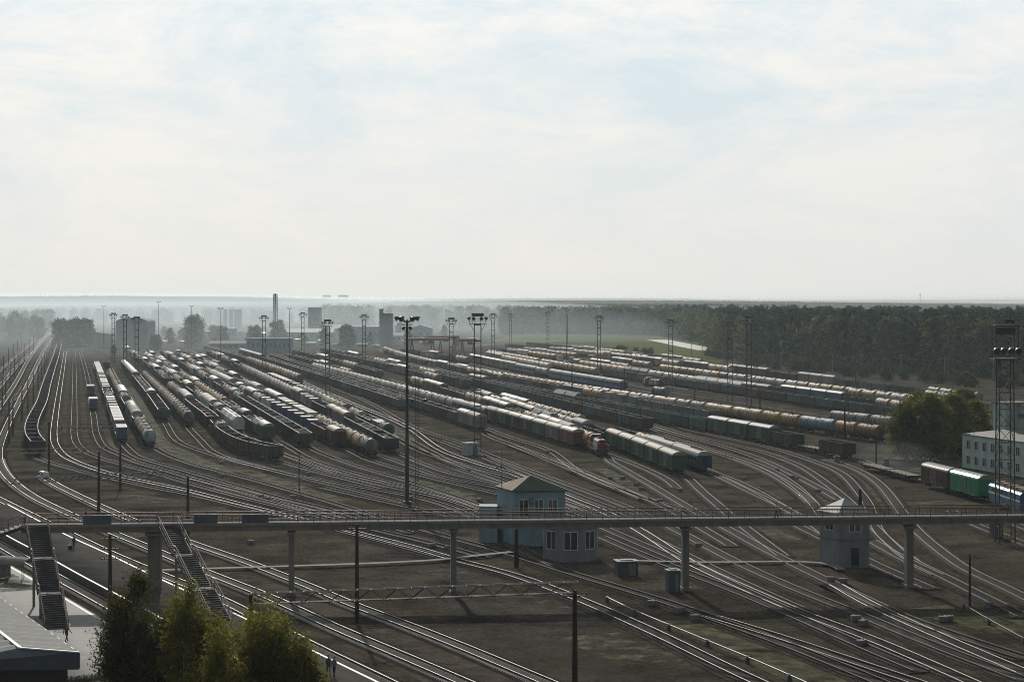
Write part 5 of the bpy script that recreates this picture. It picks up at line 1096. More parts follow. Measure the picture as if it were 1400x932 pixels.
for x, yb, yt, lb, ar, r in ((67, 648, 577, "stout dark pole at the near end of the curving coal train", 0, .24), (135, 701, 617, "dark pole carrying the long lattice beam, left of the pair", 0, .24), (164.5, 669, 607, "dark pole casting a bent shadow by the tan patch", 0, .22), (257, 745, 651, "dark pole rising behind the footbridge beside its panels", 0, .24),
    (150.5, 842, 730, "dark pole with insulator arms on the island platform", 3, .22), (488, 851, 716, "tall dark catenary pole in front of the footbridge, casting a long shadow", 1, .22), (409, 672, 617, "thin post among the throat tracks before the gondolas", 0, .1),
    (1326, 828, 757, "dark signal pole right of the last footbridge pier", 1, .15), (854, 537, 503, "dark pole at the near end of the blue coaches", 0, .2), (893, 549, 518, "dark pole beside the red locomotive on the empty tracks", 0, .2), (950, 556, 522, "dark pole beside the longest tank train, among empty tracks", 0, .2),
    (1039, 576, 531, "pole with a small box over the long beige tanks", 0, .22), (1155, 600, 555, "dark pole beside the blue long tank wagon", 0, .24), (1198, 641, 604, "dark pole with a lamp head beside the flatcars", 0, .2), (1170, 537, 497, "tall dark pole before the bushes at right", 0, .2), (782, 553, 496, "dark pole among the long tank train's middle", 0, .2),
    (1176, 690, 668, "short dark signal post behind the signal tower roof", 0, .3), (776, 470, 430, "distant dark pole by the meadow", 0, .2), (706, 775, 722, "grey signal post at the control house corner", 0, .3), (920, 500, 470, "dark pole before the pale road", 0, .2), (945, 497, 465, "thin dark pole at the meadow's right end", 0, .18)):
    pole(x, yb, yt, lb, None, r, ar)
pole(786, 0, 806, "dark catenary pole holding the near lattice beam's right end", None, .24, 1, Z=166)
pole(343, 0, 812, "dark catenary pole half hidden in the birch, holding the near lattice beam", None, .24, 0, Z=172)
def girder(p, q, label):
    o = empty("lattice_beam", (0, 0, 0), 0, label, "catenary beam"); p = Vector(p); q = Vector(q); L_ = (q - p).length; n = int(L_ / 1.2)
    m = MB(); sv = Vector((0, 0.35, 0))
    for s in (-1, 1): m.beam(p + sv * s, q + sv * s, 0.1, 0.1)
    m.build("top_chord", M_conc, o); b = MB(); dn = Vector((0, 0, -0.9))
    for s in (-1, 1):
        b.beam(p + sv * s * .6 + dn, q + sv * s * .6 + dn, 0.07, 0.07)
        for k in range(n): a0 = p + (q - p) * (k / n) + sv * s; a1 = p + (q - p) * ((k + 1) / n) + sv * s; b.beam(a0 if k % 2 else a0 + dn, a1 + dn if k % 2 else a1, 0.05, 0.05)
    for k in range(n + 1): a0 = p + (q - p) * (k / n); b.beam(a0 - sv, a0 + sv, 0.06, 0.06)
    b.build("lattice_web", M_dark, o)
girder((at(343, 172), 172, zh(811, 172)), (at(790, 166), 166, zh(795, 166)), "near lattice beam crossing the main tracks between two dark poles")
girder((at(-4, 360), 366, zh(655.5, 366)), (at(135, 350), 345, zh(648, 345)), "lattice beam above the white buffer stop") ; girder((at(135, 345), 345, zh(648, 345)), (at(226, 336), 336, zh(644, 336)), "lattice beam continuing right from the first dark pole")
girder((at(12, 455), 480, zh(584, 480)), (at(160, 470), 470, zh(582, 470)), "pale lattice beam across the container tracks"); girder((at(0, 400), 405, zh(614, 405)), (at(150, 405), 400, zh(611.5, 400)), "dim lattice beam below the pale one")
# overhead cables strung along the left pole rows
for ids_, lb in ((((12.4, 606), (17.6, 596), (30, 576), (38, 564), (45.6, 552), (52, 533), (57, 520), (61, 510), (64, 501), (67, 494), (70, 487), (72, 481), (74, 476)), "overhead cables along the nearer row of catenary poles"), (((3, 560), (8, 546), (14, 529), (20, 516), (26, 504), (33, 495), (40, 487), (46, 480)), "overhead cables along the outer row of catenary poles")):
    m = MB()
    for (xa, ya), (xb, yb) in zip(ids_[:-1], ids_[1:]):
        pa = gp(xa, ya); pb = gp(xb, yb)
        for zz in (10.2, 9.0, 6.8):
            pv = None
            for k in range(7):
                t = k / 6; p = (pa[0] + (pb[0] - pa[0]) * t, pa[1] + (pb[1] - pa[1]) * t, zz - (2.2 if zz > 7 else 0.2) * t * (1 - t))
                if pv: m.beam(pv, p, 0.035, 0.035)
                pv = p
    tag(m.build("overhead_cable", M_dark), lb, "overhead cable")
# power line by the forest
pts = [(960, 470), (1008, 478), (1068, 481), (1138, 482), (1178, 483), (1232, 484), (1292, 486), (1358, 492), (1440, 500)]; PW = []
for i, (x, yt) in enumerate(pts):
    Z = 1000 - i * 24; X = at(x, Z); o = empty("power_pole", (X, Z, 0), 0.2, "grey power line pole in the row before the dark forest", "power pole", "power poles before the forest"); hh = zh(yt, Z); m = MB(); m.cyl((0, 0, 0), (0, 0, hh), 0.22, 0.15, n=6); m.build("post", M_concd, o); m = MB(); m.beam((-1.6, 0, hh - 0.4), (1.6, 0, hh - 0.4), 0.14, 0.14); m.build("cross_arm", M_galv, o); PW.append((X, Z, hh))
m = MB()
for dx in (-1.5, 1.5, 0.0):
    for (a, b) in zip(PW[:-1], PW[1:]):
        pv = None
        for k in range(9):
            t = k / 8; sag = 4 * 2.2 * t * (1 - t); p = (a[0] + (b[0] - a[0]) * t + dx, a[1] + (b[1] - a[1]) * t, a[2] + (b[2] - a[2]) * t - sag - (0.3 if dx else 4.5))
            if pv: m.beam(pv, p, 0.05, 0.05)
            pv = p
tag(m.build("power_cable", M_galv), "sagging power cables strung along the poles before the forest", "power cable")
# pipes on low posts
for pts, lb, mt in ([(830, 816), (868, 834), (950, 868), (1040, 905), (1120, 940)], "pale pipe on low posts running beside the track, lower middle", M_galv), ([(1318, 826), (1352, 846), (1400, 872), (1450, 898)], "bluish pipe on low posts at the lower right edge", M_panel):
    P = cr_dense([gp(x, y, 0.6)[:2] for x, y in pts], 3.0); o = empty("pipe", (0, 0, 0), 0, lb, "pipe"); m = MB()
    for a, b in zip(P[:-1], P[1:]): m.cyl((*a, 0.6), (*b, 0.6), 0.08, n=6, cap=False)
    m.build("tube", mt, o)
    for a in P[::3]: q = MB(); q.box((a[0], a[1], 0.28), (0.4, 0.4, 0.56)); q.box((a[0], a[1], 0.6), (0.26, 0.5, 0.2)); q.build("support", M_panel, o)
# switch machines and little grey boxes among the tracks
sb = empty("switch_box"); m = MB(); m.box((0, 0, 0.3), (1.0, 0.6, 0.5)); m.build("housing", M_galv, sb); m = MB(); m.box((0, 0, 0.6), (1.06, 0.66, 0.1)); m.cyl((0.35, 0, 0.6), (0.35, 0, 0.95), 0.05, n=6); m.build("lid", M_conc, sb)
spots = [(303, 634), (422, 650), (366, 684), (400, 682), (356, 681), (303, 652), (343, 744), (870, 664), (877, 670), (902, 687), (834, 655), (851, 655), (1018, 656), (1062, 644), (1083, 654), (1090, 656), (1119, 673), (750, 619), (930, 672), (955, 748), (1170, 849), (1180, 855), (1178, 883), (1290, 850), (1297, 849), (892, 828), (1137, 795), (1152, 797), (590, 749), (613, 752), (656, 686), (689, 688), (640, 645), (560, 683), (1352, 830), (930, 838), (950, 848)]
for i, (x, y) in enumerate(spots):
    o = sb if i == 0 else copy_tree(sb); g = gp(x, y); o.location = (g[0], g[1], 0.0); o.rotation_euler = (0, 0, random.uniform(-.5, .9)); tag(o, "small grey switch box with a pale lid beside the throat tracks", "switch box", "switch boxes along the tracks")
# ---------------------------------------------------------------- locomotives
M_lred = mat("loco_red", (0.2, 0.035, 0.03), 0.5, 0, (0.13, 0.03, 0.025), 1); M_lcream = mat("loco_cream", (0.42, 0.4, 0.36), 0.5, 0, (0.3, 0.28, 0.25), 1)
g = [gp(x, y, 4.4)[:2] for x, y in LOCO_TOPS]; a = Vector(g[0]); b = Vector(g[1]); d = (b - a).normalized(); c = a + d * 7.6
lo = empty("diesel_locomotive", (c.x, c.y, 0.02), math.atan2(-d.x, d.y), "red and cream diesel shunting locomotive facing the throat tracks", "locomotive")
m = MB(); m.box((0, 0, 1.35), (2.9, 15.6, 0.4)); m.box((0, 0, 0.95), (1.6, 5, 0.7)); coupler(m, 7.6, 1); coupler(m, -7.6, -1); m.build("frame", M_under, lo)
m = MB(); m.prism_y([(-0.95, 1.55), (0.95, 1.55), (0.95, 3.3), (0.6, 3.65), (-0.6, 3.65), (-0.95, 3.3)], -7.1, 2.2); m.build("long_hood", M_lcream, lo)
m = MB(); m.prism_y([(-1.0, 1.54), (1.0, 1.54), (1.0, 3.35), (0.63, 3.7), (-0.63, 3.7), (-1.0, 3.35)], -7.25, -5.0); m.box((0, -7.6, 1.3), (3.0, .2, 0.9)); m.build("nose", M_lred, lo)
m = MB(); m.prism_y([(-1.45, 1.55), (1.45, 1.55), (1.45, 3.75), (1.0, 4.3), (-1.0, 4.3), (-1.45, 3.75)], 2.2, 4.9); cab = m.build("cab", M_lred, lo)
for x in (-0.72, 0.72): q = MB(); q.box((x, 2.18, 3.2 + .55), (0.75, 0.06, 0.5)); q.build("window", M_glass, cab)
m = MB(); m.prism_y([(-0.95, 1.55), (0.95, 1.55), (0.95, 3.1), (0.6, 3.4), (-0.6, 3.4), (-0.95, 3.1)], 4.9, 7.1); m.build("short_hood", M_lcream, lo)
m = MB()
for s in (-1, 1):
    m.beam((s * 1.42, -7.4, 2.5), (s * 1.42, 7.2, 2.5), 0.05, 0.05)
    for k in range(9): m.beam((s * 1.42, -7.4 + k * 1.8, 1.55), (s * 1.42, -7.4 + k * 1.8, 2.5), 0.05, 0.05)
m.build("handrail", M_white, lo)
for x in (-0.7, 0.7): q = MB(); q.cyl((x, -7.28, 2.9), (x, -7.2, 2.9), 0.14, n=10); q.build("headlight", M_white, lo)
q = MB(); q.box((0, -2, 3.8), (0.9, 1.6, 0.35)); q.cyl((0, -4, 3.6), (0, -4, 4.2), 0.25, n=8); q.cyl((0, 0.2, 3.6), (0, 0.2, 3.85), 0.6, n=12); q.build("exhaust", M_under, lo)
bogie(lo, -5.0); bogie(lo, 5.0)
o = MB; lo2 = empty("diesel_locomotive"); KIDS[lo2.name] = []
for ch in KIDS[lo.name]:
    c_ = copy_tree(ch, lo2); KIDS[lo2.name].append(c_)
gg = gp(893, 530.5); lo2.location = (gg[0], gg[1], 0.02); lo2.rotation_euler = (0, 0, R(20)); tag(lo2, "small distant red locomotive alone on the empty tracks", "locomotive")
g1 = Vector(gp(1362, 690)[:2]); g2 = Vector(gp(1425, 712)[:2]); d = (g1 - g2).normalized(); c = g1 - d * 9.2
el = empty("electric_locomotive", (c.x, c.y, 0.02), math.atan2(-d.x, d.y), "blue locomotive with a white side stripe behind the big lattice mast", "locomotive")
M_lblue = mat("loco_blue", (0.035, 0.13, 0.3), 0.45, 0, (0.03, 0.09, 0.2), 1)
m = MB(); m.prism_y([(-1.5, 1.1), (1.5, 1.1), (1.5, 3.4), (1.15, 3.75), (-1.15, 3.75), (-1.5, 3.4)], -8.6, 8.6); m.build("body", M_lblue, el)
m = MB()
for s in (-1, 1): m.box((s * 1.51, 0, 2.35), (0.04, 17, 0.22))
m.build("side_stripe", M_white, el)
m = MB()
for s in (-1, 1):
    for k in range(6): m.box((s * 1.51, -6 + k * 2.4, 3.0), (0.04, 0.9, 0.5))
m.build("window", M_glass, el); m = MB()
for k in range(5): m.box((0, -6.5 + k * 3.2, 4.0), (1.6, 2.0, 0.5))
m.build("roof_equipment", M_sand, el); m = MB(); m.box((0, 0, 0.9), (2.6, 16, 0.4)); m.build("underframe", M_sand, el); bogie(el, -5); bogie(el, 5)
# ---------------------------------------------------------------- gantry crane and far buildings
M_or = mat("crane_orange", (0.3, 0.12, 0.05), 0.6, 0, (0.2, 0.1, 0.06), 0.5)
for x0, x1, yt, yb, lb in ((553, 612, 462, 486, "long orange gantry crane beyond the tank train"), (584, 628, 459, 484, "second orange gantry crane overlapping the long one"), (628, 652, 463, 488, "small orange gantry crane near the kiosk mast")):
    Z = gp(0, yb)[1]; X0, X1 = at(x0, Z), at(x1, Z); h_ = zh(yt, Z); o = empty("gantry_crane", ((X0 + X1) / 2, Z, 0), 0, lb, "gantry crane"); wd = X1 - X0
    m = MB(); m.box((0, 0, h_ - 0.8), (wd, 1.4, 1.6)); m.box((0, 4, h_ - 0.8), (wd, 1.4, 1.6)); m.build("bridge_girder", M_or, o)
    for xx in (-wd * .33, wd * .33): m = MB(); m.beam((xx - 1.2, -1, 0), (xx, 0, h_ - 1.6), .7, .7); m.beam((xx + 1.2, 5, 0), (xx, 4, h_ - 1.6), .7, .7); m.beam((xx - 1.2, -1, 1), (xx + 1.2, 5, 1), .5, .5); m.build("leg", M_or, o)
    m = MB(); m.box((wd * .1, 2, h_ - 2.4), (3, 3, 2.2)); m.build("trolley", M_or, o)
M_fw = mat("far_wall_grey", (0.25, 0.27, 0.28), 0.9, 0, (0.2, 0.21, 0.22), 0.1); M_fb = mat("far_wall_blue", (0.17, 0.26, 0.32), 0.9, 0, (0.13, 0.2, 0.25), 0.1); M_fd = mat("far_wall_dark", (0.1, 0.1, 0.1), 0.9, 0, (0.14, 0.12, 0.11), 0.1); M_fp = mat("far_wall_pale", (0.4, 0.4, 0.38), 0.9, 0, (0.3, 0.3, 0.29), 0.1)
def shed(nm, x0, x1, yt, yb, dep, wm, rm, label, cat, roof="flat", nwin=0, rz=0.0):
    Z = gp(0, yb)[1]; X0, X1 = at(x0, Z), at(x1, Z); h_ = zh(yt, Z); w_ = X1 - X0; o = empty(nm, ((X0 + X1) / 2, Z, 0), rz, label, cat)
    rh = min(h_ * .3, w_ * .15) if roof != "flat" else 0.0; m = MB(); m.box((0, dep / 2, (h_ - rh) / 2), (w_, dep, h_ - rh)); wl_ = m.build("wall", wm, o); m = MB()
    if roof == "gable": m.add([(-w_ / 2 - .5, -.5, h_ - rh), (w_ / 2 + .5, -.5, h_ - rh), (w_ / 2 + .5, dep / 2, h_), (-w_ / 2 - .5, dep / 2, h_), (w_ / 2 + .5, dep + .5, h_ - rh), (-w_ / 2 - .5, dep + .5, h_ - rh)], [(0, 1, 2, 3), (3, 2, 4, 5), (0, 3, 5), (1, 4, 2)])
    elif roof == "end": m.add([(-w_ / 2 - .3, -.3, h_ - rh), (0, -.3, h_), (w_ / 2 + .3, -.3, h_ - rh), (-w_ / 2 - .3, dep, h_ - rh), (0, dep, h_), (w_ / 2 + .3, dep, h_ - rh)], [(0, 1, 4, 3), (1, 2, 5, 4), (0, 2, 1), (3, 4, 5)])
    elif roof == "arch":
        n = 12; pr = [(w_ / 2 * 1.01 * math.cos(math.pi * k / n), h_ - rh + rh * math.sin(math.pi * k / n)) for k in range(n + 1)]; m.prism_y(pr, -.3, dep)
    else: m.box((0, dep / 2, h_ + .2), (w_ + .8, dep + .8, .4))
    m.build("roof", rm, o)
    for k in range(nwin):
        q = MB(); q.box((-w_ / 2 + w_ * (k + .5) / nwin, -0.06, (h_ - rh) * .55), (w_ / nwin * .5, 0.1, (h_ - rh) * .28)); q.build("window", M_glass, o)
    return o
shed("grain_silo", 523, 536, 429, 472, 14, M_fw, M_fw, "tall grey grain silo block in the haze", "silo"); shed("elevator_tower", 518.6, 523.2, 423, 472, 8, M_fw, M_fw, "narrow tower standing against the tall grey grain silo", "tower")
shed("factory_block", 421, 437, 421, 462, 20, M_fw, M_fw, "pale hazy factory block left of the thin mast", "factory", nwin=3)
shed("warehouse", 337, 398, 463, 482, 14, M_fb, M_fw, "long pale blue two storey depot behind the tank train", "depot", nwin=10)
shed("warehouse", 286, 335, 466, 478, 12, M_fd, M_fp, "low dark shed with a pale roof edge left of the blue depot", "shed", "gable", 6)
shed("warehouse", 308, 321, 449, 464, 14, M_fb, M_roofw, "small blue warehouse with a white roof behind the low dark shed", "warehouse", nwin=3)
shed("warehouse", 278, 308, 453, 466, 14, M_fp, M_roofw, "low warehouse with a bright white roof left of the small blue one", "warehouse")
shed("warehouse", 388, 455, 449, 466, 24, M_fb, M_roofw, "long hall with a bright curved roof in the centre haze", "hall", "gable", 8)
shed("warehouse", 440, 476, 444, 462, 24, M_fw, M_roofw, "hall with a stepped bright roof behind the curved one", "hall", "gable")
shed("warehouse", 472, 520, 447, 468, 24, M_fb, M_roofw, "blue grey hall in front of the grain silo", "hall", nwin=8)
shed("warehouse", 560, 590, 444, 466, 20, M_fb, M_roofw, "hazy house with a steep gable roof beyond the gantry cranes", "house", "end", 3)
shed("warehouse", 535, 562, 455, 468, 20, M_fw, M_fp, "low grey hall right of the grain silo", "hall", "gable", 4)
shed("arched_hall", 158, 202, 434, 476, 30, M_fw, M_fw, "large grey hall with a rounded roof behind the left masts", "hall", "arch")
for i, x in enumerate((127.5, 136, 144)): shed("concrete_silo", x, x + 7.6, 455 + i, 476, 9, M_fw, M_fw, ["pale concrete silo, leftmost of three beside the arched hall", "pale concrete silo in the middle of three", "pale concrete silo nearest the arched hall, third of three"][i], "silo")
for x, yb, w_, h_ in ((212, 470, 14, 5), (228, 466, 10, 6), (246, 472, 12, 5), (268, 462, 10, 6), (402, 470, 14, 6), (418, 474, 12, 5), (436, 470, 10, 6), (455, 474, 16, 5), (488, 474, 14, 5), (508, 476, 10, 5), (548, 470, 12, 6), (575, 472, 16, 6), (600, 468, 12, 7), (622, 472, 14, 5), (640, 468, 12, 5), (350, 460, 12, 6), (322, 460, 10, 6)):
    o = shed("warehouse", x, x + w_, yb - h_, yb, 12, random.choice((M_fw, M_fb, M_fd, M_fp)), random.choice((M_roofg, M_roofw, M_fd)), "small low shed among the far warehouses in the haze", "shed", random.choice(("gable", "flat", "end"))); o["group"] = "low sheds among the far warehouses"
shed("signal_hut", 109, 118, 463, 474, 8, M_fp, M_roofw, "small pale hut before the dark hedge at far left", "hut")
shed("house", 1, 12, 446, 458, 10, M_fp, M_roofw, "small pale house among the left trees", "house", "gable", 2)
shed("apartment_block", 441, 452, 403.5, 412, 30, M_fp, M_fp, "distant apartment block on the horizon, left of two", "apartment block"); shed("apartment_block", 462, 476, 403.5, 412, 30, M_fp, M_fp, "distant wider apartment block on the horizon, right of two", "apartment block")
for i, x in enumerate((308, 316, 323, 328)):
    Z = 2300; o = empty("cooling_tower", (at(x, Z), Z, 0), 0, ["hazy dark stack, leftmost of the four far stacks", "hazy dark stack, second of the four far stacks", "hazy dark stack, third of the four far stacks", "hazy dark stack, rightmost of the four far stacks"][i], "stack"); h_ = zh(424, Z); m = MB(); m.cyl((0, 0, 0), (0, 0, h_), 2.6, 2.2, n=10); m.build("shaft", M_fd, o); q = MB(); q.cyl((0, 0, h_), (0, 0, h_ + 1), 2.6, n=10); q.build("rim", M_fd, o)
Z = 1750; o = empty("lattice_chimney", (at(376.5, Z), Z, 0), 0, "tall lattice chimney rising above the centre haze", "chimney"); h_ = zh(402, Z); m = MB()
for s, t in ((-1, -1), (1, -1), (1, 1), (-1, 1)): m.beam((s * 2.2, t * 2.2, 0), (s * 1.5, t * 1.5, h_), .35, .35)
for k in range(14):
    for s in (-1, 1): m.beam((-2 * s, -2, h_ * k / 14), (1.8 * s, -1.8, h_ * (k + 1) / 14), .2, .2)
m.build("lattice", M_fd, o); m = MB(); m.cyl((0, 0, 0), (0, 0, h_ + .5), .9, n=8); m.build("flue", M_fd, o)
Z = 5000; o = empty("radio_mast", (at(1258, Z), Z, 0), 0, "tiny radio mast on the forest horizon", "radio mast"); m = MB(); m.cyl((0, 0, 0), (0, 0, zh(401, Z)), 1.2, .5, n=6); m.build("shaft", M_fd, o); m = MB(); m.box((0, 0, zh(402.5, Z)), (3, 3, 2)); m.build("antenna", M_fd, o)
# ---------------------------------------------------------------- trees
L_birch = leafmat("leaf_birch", (0.12, 0.125, 0.024), (0.21, 0.18, 0.036), 0.6); L_dark = leafmat("leaf_dark", (0.06, 0.07, 0.022), (0.1, 0.085, 0.03), 0.5)
L_grove = leafmat("leaf_grove", (0.11, 0.13, 0.03), (0.18, 0.165, 0.036), 0.5); L_pine = leafmat("leaf_pine", (0.02, 0.05, 0.026), (0.036, 0.074, 0.036), 0.25)
L_decid = leafmat("leaf_deciduous", (0.065, 0.095, 0.036), (0.15, 0.15, 0.052), 0.35); L_hedge = leafmat("leaf_hedge", (0.045, 0.065, 0.028), (0.08, 0.09, 0.035), 0.35)
M_bark = mat("bark", (0.07, 0.055, 0.045), 0.9, 0, (0.12, 0.1, 0.085), 2, stretch=(3, 3, .6)); M_bbark = mat("birch_bark", (0.4, 0.38, 0.35), 0.8, 0, (0.08, 0.07, 0.065), 2.5, stretch=(1, 1, 2), lo=.5, hi=.6)
def blob_crown(h0, h1, rad, ncl, per, leaf, shape="round", spread=0.5, droop=0.0):
    """clumps of leaves spread through an uneven crown volume"""
    cs = []
    k = 0
    while len(cs) < ncl:
        z = rng.uniform(0, 1); a = rng.uniform(0, 2 * math.pi)
        if shape == "round": pr = math.sqrt(max(0, 1 - (2 * z - 0.85) ** 2 / 1.35))
        elif shape == "birch": pr = min(1, (1 - z) * 2.1 + 0.12) * min(1, z * 2.5 + .45)
        else: pr = (1 - z) * 0.95 + 0.06
        lob = 0.75 + 0.25 * math.sin(3 * a + 7 * z + k) + 0.18 * math.sin(5 * a - 11 * z); r = rad * pr * lob * math.sqrt(rng.uniform(.12, 1))
        cs.append((math.cos(a) * r, math.sin(a) * r, h0 + (h1 - h0) * z)); 
    cs = np.array(cs); sp = spread * rng.uniform(.5, 1.3, ncl)
    p = np.repeat(cs, per, 0) + rng.normal(size=(ncl * per, 3)) * np.repeat(sp, per)[:, None] * np.array([1, 1, .8 + droop])
    return cs, p
def make_tree(kind, h, rad, leafm, barkm, ncl, per, leaf, seed, shape="round", h0=None, spread=.5, droop=0., limbs=10):
    global rng
    rng = np.random.default_rng(seed); h0 = h * .22 if h0 is None else h0
    cs, p = blob_crown(h0, h, rad, ncl, per, leaf, shape, spread, droop); V, Fq = quads(p, leaf, droop)
    crown = np_mesh("crown", V, Fq, leafm); m = MB(); rr = random.Random(seed); pts = [Vector((0, 0, 0))]
    for k in range(1, 7): pts.append(Vector((rr.uniform(-.03, .03) * h, rr.uniform(-.03, .03) * h, h * .93 * k / 6)) * 1.0)
    r = h * .018
    for k in range(6): m.cyl(pts[k], pts[k + 1], r * (1 - k / 6.5), r * (1 - (k + 1) / 6.5), n=7, cap=False)
    for i in rng.choice(ncl, min(limbs, ncl), replace=False):
        c = Vector(cs[i]); t = max(.12, min(.9, (c.z / h) * .75)); k = int(t * 6 * .93 / .93); k = min(k, 5); b = pts[k].lerp(pts[k + 1], .5); b.z = min(b.z, c.z); m.cyl(b, b.lerp(c, .5) + Vector((0, 0, h * .02)), r * .35, r * .22, n=5, cap=False); m.cyl(b.lerp(c, .5) + Vector((0, 0, h * .02)), c, r * .22, r * .06, n=5, cap=False)
    return m.mesh("trunk", barkm), crown
def put_tree(name, meshes, loc, rz, sc_, label, cat="tree", group=None):
    o = empty(name, loc, rz, label, cat, group); o.scale = (sc_, sc_, sc_)
    link("trunk", meshes[0], o); link("crown", meshes[1], o); return o
def birch(x, Zt, ytop, rad, lm, seed, label, ncl=150, h0=1.5):
    """several leaning stems, each with its own narrow drooping crown"""
    h = zh(ytop, Zt); rr = random.Random(seed); V, F_, off = [], [], 0; m = MB(); n = max(3, int(rad * 1.9))
    for k in range(n):
        a = rr.uniform(0, 6.28); d = rad * (0.0 if k == 0 else rr.uniform(.4, .75)); hh = h * (1 if k == 0 else rr.uniform(.7, .95)); r_ = rad * rr.uniform(.45, .62); bx, by = math.cos(a) * d, math.sin(a) * d * .8
        global rng
        rng = np.random.default_rng(seed * 31 + k); cs, p = blob_crown(h0 + rr.uniform(0, 1), hh, r_, ncl // n + 14, 110, .15, "round", .42, .6)
        t = cs[:, 2] / hh; cs[:, 0] += bx * np.clip(t * 1.6, 0, 1); cs[:, 1] += by * np.clip(t * 1.6, 0, 1); tp = np.clip(p[:, 2] / hh, 0, 1); p[:, 0] += bx * np.clip(tp * 1.6, 0, 1); p[:, 1] += by * np.clip(tp * 1.6, 0, 1)
        v, f = quads(p, .14, .7, .5); V.append(v); F_.append(f + off); off += len(v)
        b0 = Vector((bx * .1, by * .1, 0)); b1 = Vector((bx * .7, by * .7, hh * .4)); b2 = Vector((bx, by, hh * .95)); r0 = h * .011
        m.cyl(b0, b1, r0, r0 * .7, n=7, cap=False); m.cyl(b1, b2, r0 * .7, r0 * .12, n=6, cap=False)
        for i in rng.choice(len(cs), min(12, len(cs)), replace=False):
            c = Vector(cs[i]); q = b1.lerp(b2, min(.95, max(0, (c.z / hh - .45) * 1.6))); m.cyl(q, q.lerp(c, .6) + Vector((0, 0, .35)), r0 * .25, r0 * .15, n=5, cap=False); m.cyl(q.lerp(c, .6) + Vector((0, 0, .35)), c, r0 * .15, r0 * .05, n=5, cap=False)
    put_tree("birch_tree", (m.mesh("trunk", M_bbark), np_mesh("crown", np.concatenate(V), np.concatenate(F_), lm)), (at(x, Zt), Zt, 0), 0, 1, label)
birch(187, 158, 789, 3.1, L_dark, 11, "dark leaved birch in the lower left foreground, beside the station stairs", 230)
birch(264, 153, 806, 3.0, L_birch, 12, "yellowish narrow birch standing between the two other foreground trees", 150)
birch(352, 150, 827, 4.6, L_birch, 18, "broad yellow green birch, rightmost foreground tree by the main tracks", 300)
birch(412, 146, 872, 2.2, L_birch, 14, "small birch at the right shoulder of the broad foreground birch", 110)
birch(229, 155, 846, 2.3, L_dark, 16, "small dark birch tucked between the dark birch and the yellowish one", 110)
birch(386, 147, 852, 2.4, L_birch, 17, "mid sized birch filling the right side of the foreground clump", 120)
birch(300, 145, 866, 3.4, L_birch, 15, "low yellow green birch filling the gap at the picture's bottom", 160)
gm = [make_tree("g", 13, 5.2, L_grove, M_bark, 150, 90, .3, 21 + i, "round", 1.2, .75) for i in range(3)]
for i, (x, yb, s_) in enumerate(((1240, 628, .92), (1272, 630, 1.06), (1302, 626, 1.02), (1330, 622, .9), (1256, 612, .95), (1318, 610, 1.0))):
    g = gp(x, yb); put_tree("broadleaf_tree", gm[i % 3], (g[0], g[1], 0), i * 1.3, s_, ["round olive tree at the near left edge of the grove", "tallest olive tree in the middle of the grove", "round olive tree of the grove next to the office wall", "olive tree touching the yard office corner", "olive tree at the back left of the grove", "olive tree at the back right of the grove"][i], "tree", "trees of the grove by the office")
dm = [make_tree("d", 18, 6.0, L_decid, M_bark, 70, 36, .75, 31 + i, "round", 2.0, 1.2, limbs=6) for i in range(4)]
pmn = [make_tree("p", 26, 3.6, L_pine, M_bark, 60, 26, .8, 41 + i, "cone", 5.0, .8, .3, limbs=4) for i in range(3)]
def ids(lst, kind, names, cat, group, meshes, label):
    for (x, yb, s_) in lst:
        g = gp(x, yb); put_tree(names, meshes[random.randrange(len(meshes))], (g[0], g[1], 0), random.uniform(0, 6.3), s_, label, cat, group)
ids([(x, 458 + random.uniform(-2, 6), random.uniform(.85, 1.25)) for x in (-8, 4, 14, 22, 30, 38, 46, 54)] + [(x, 452, random.uniform(1, 1.3)) for x in (0, 18, 34, 50, 60, 68)], "", "broadleaf_tree", "tree", "hazy trees at the left edge", dm, "hazy broadleaf tree in the clump at the left edge")
ids([(x, 474, random.uniform(.95, 1.1)) for x in (80, 86, 92, 98, 104, 110, 116, 122)], "", "broadleaf_tree", "tree", "dark tree row behind the yard's far end", dm, "dark tree in the dense row behind the coal train")
ids([(262, 472, 1.15), (268, 470, 1.2), (257, 470, 1.0)], "", "broadleaf_tree", "tree", "big round clump by the thin mast", dm, "big hazy tree in the round clump beside a thin mast")
ids([(291, 466, .7), (297, 466, .65), (302, 468, .7), (343, 472, .75), (350, 472, .8), (375, 470, .9), (382, 468, .95), (470, 474, .8), (478, 474, .8), (475, 472, .85), (155, 486, .35), (208, 478, .5), (215, 478, .55)] + [(random.uniform(205, 660), random.uniform(458, 476), random.uniform(.35, .7)) for _ in range(34)], "", "broadleaf_tree", "tree", "scattered trees among the far sheds", dm, "hazy tree among the far sheds and halls")
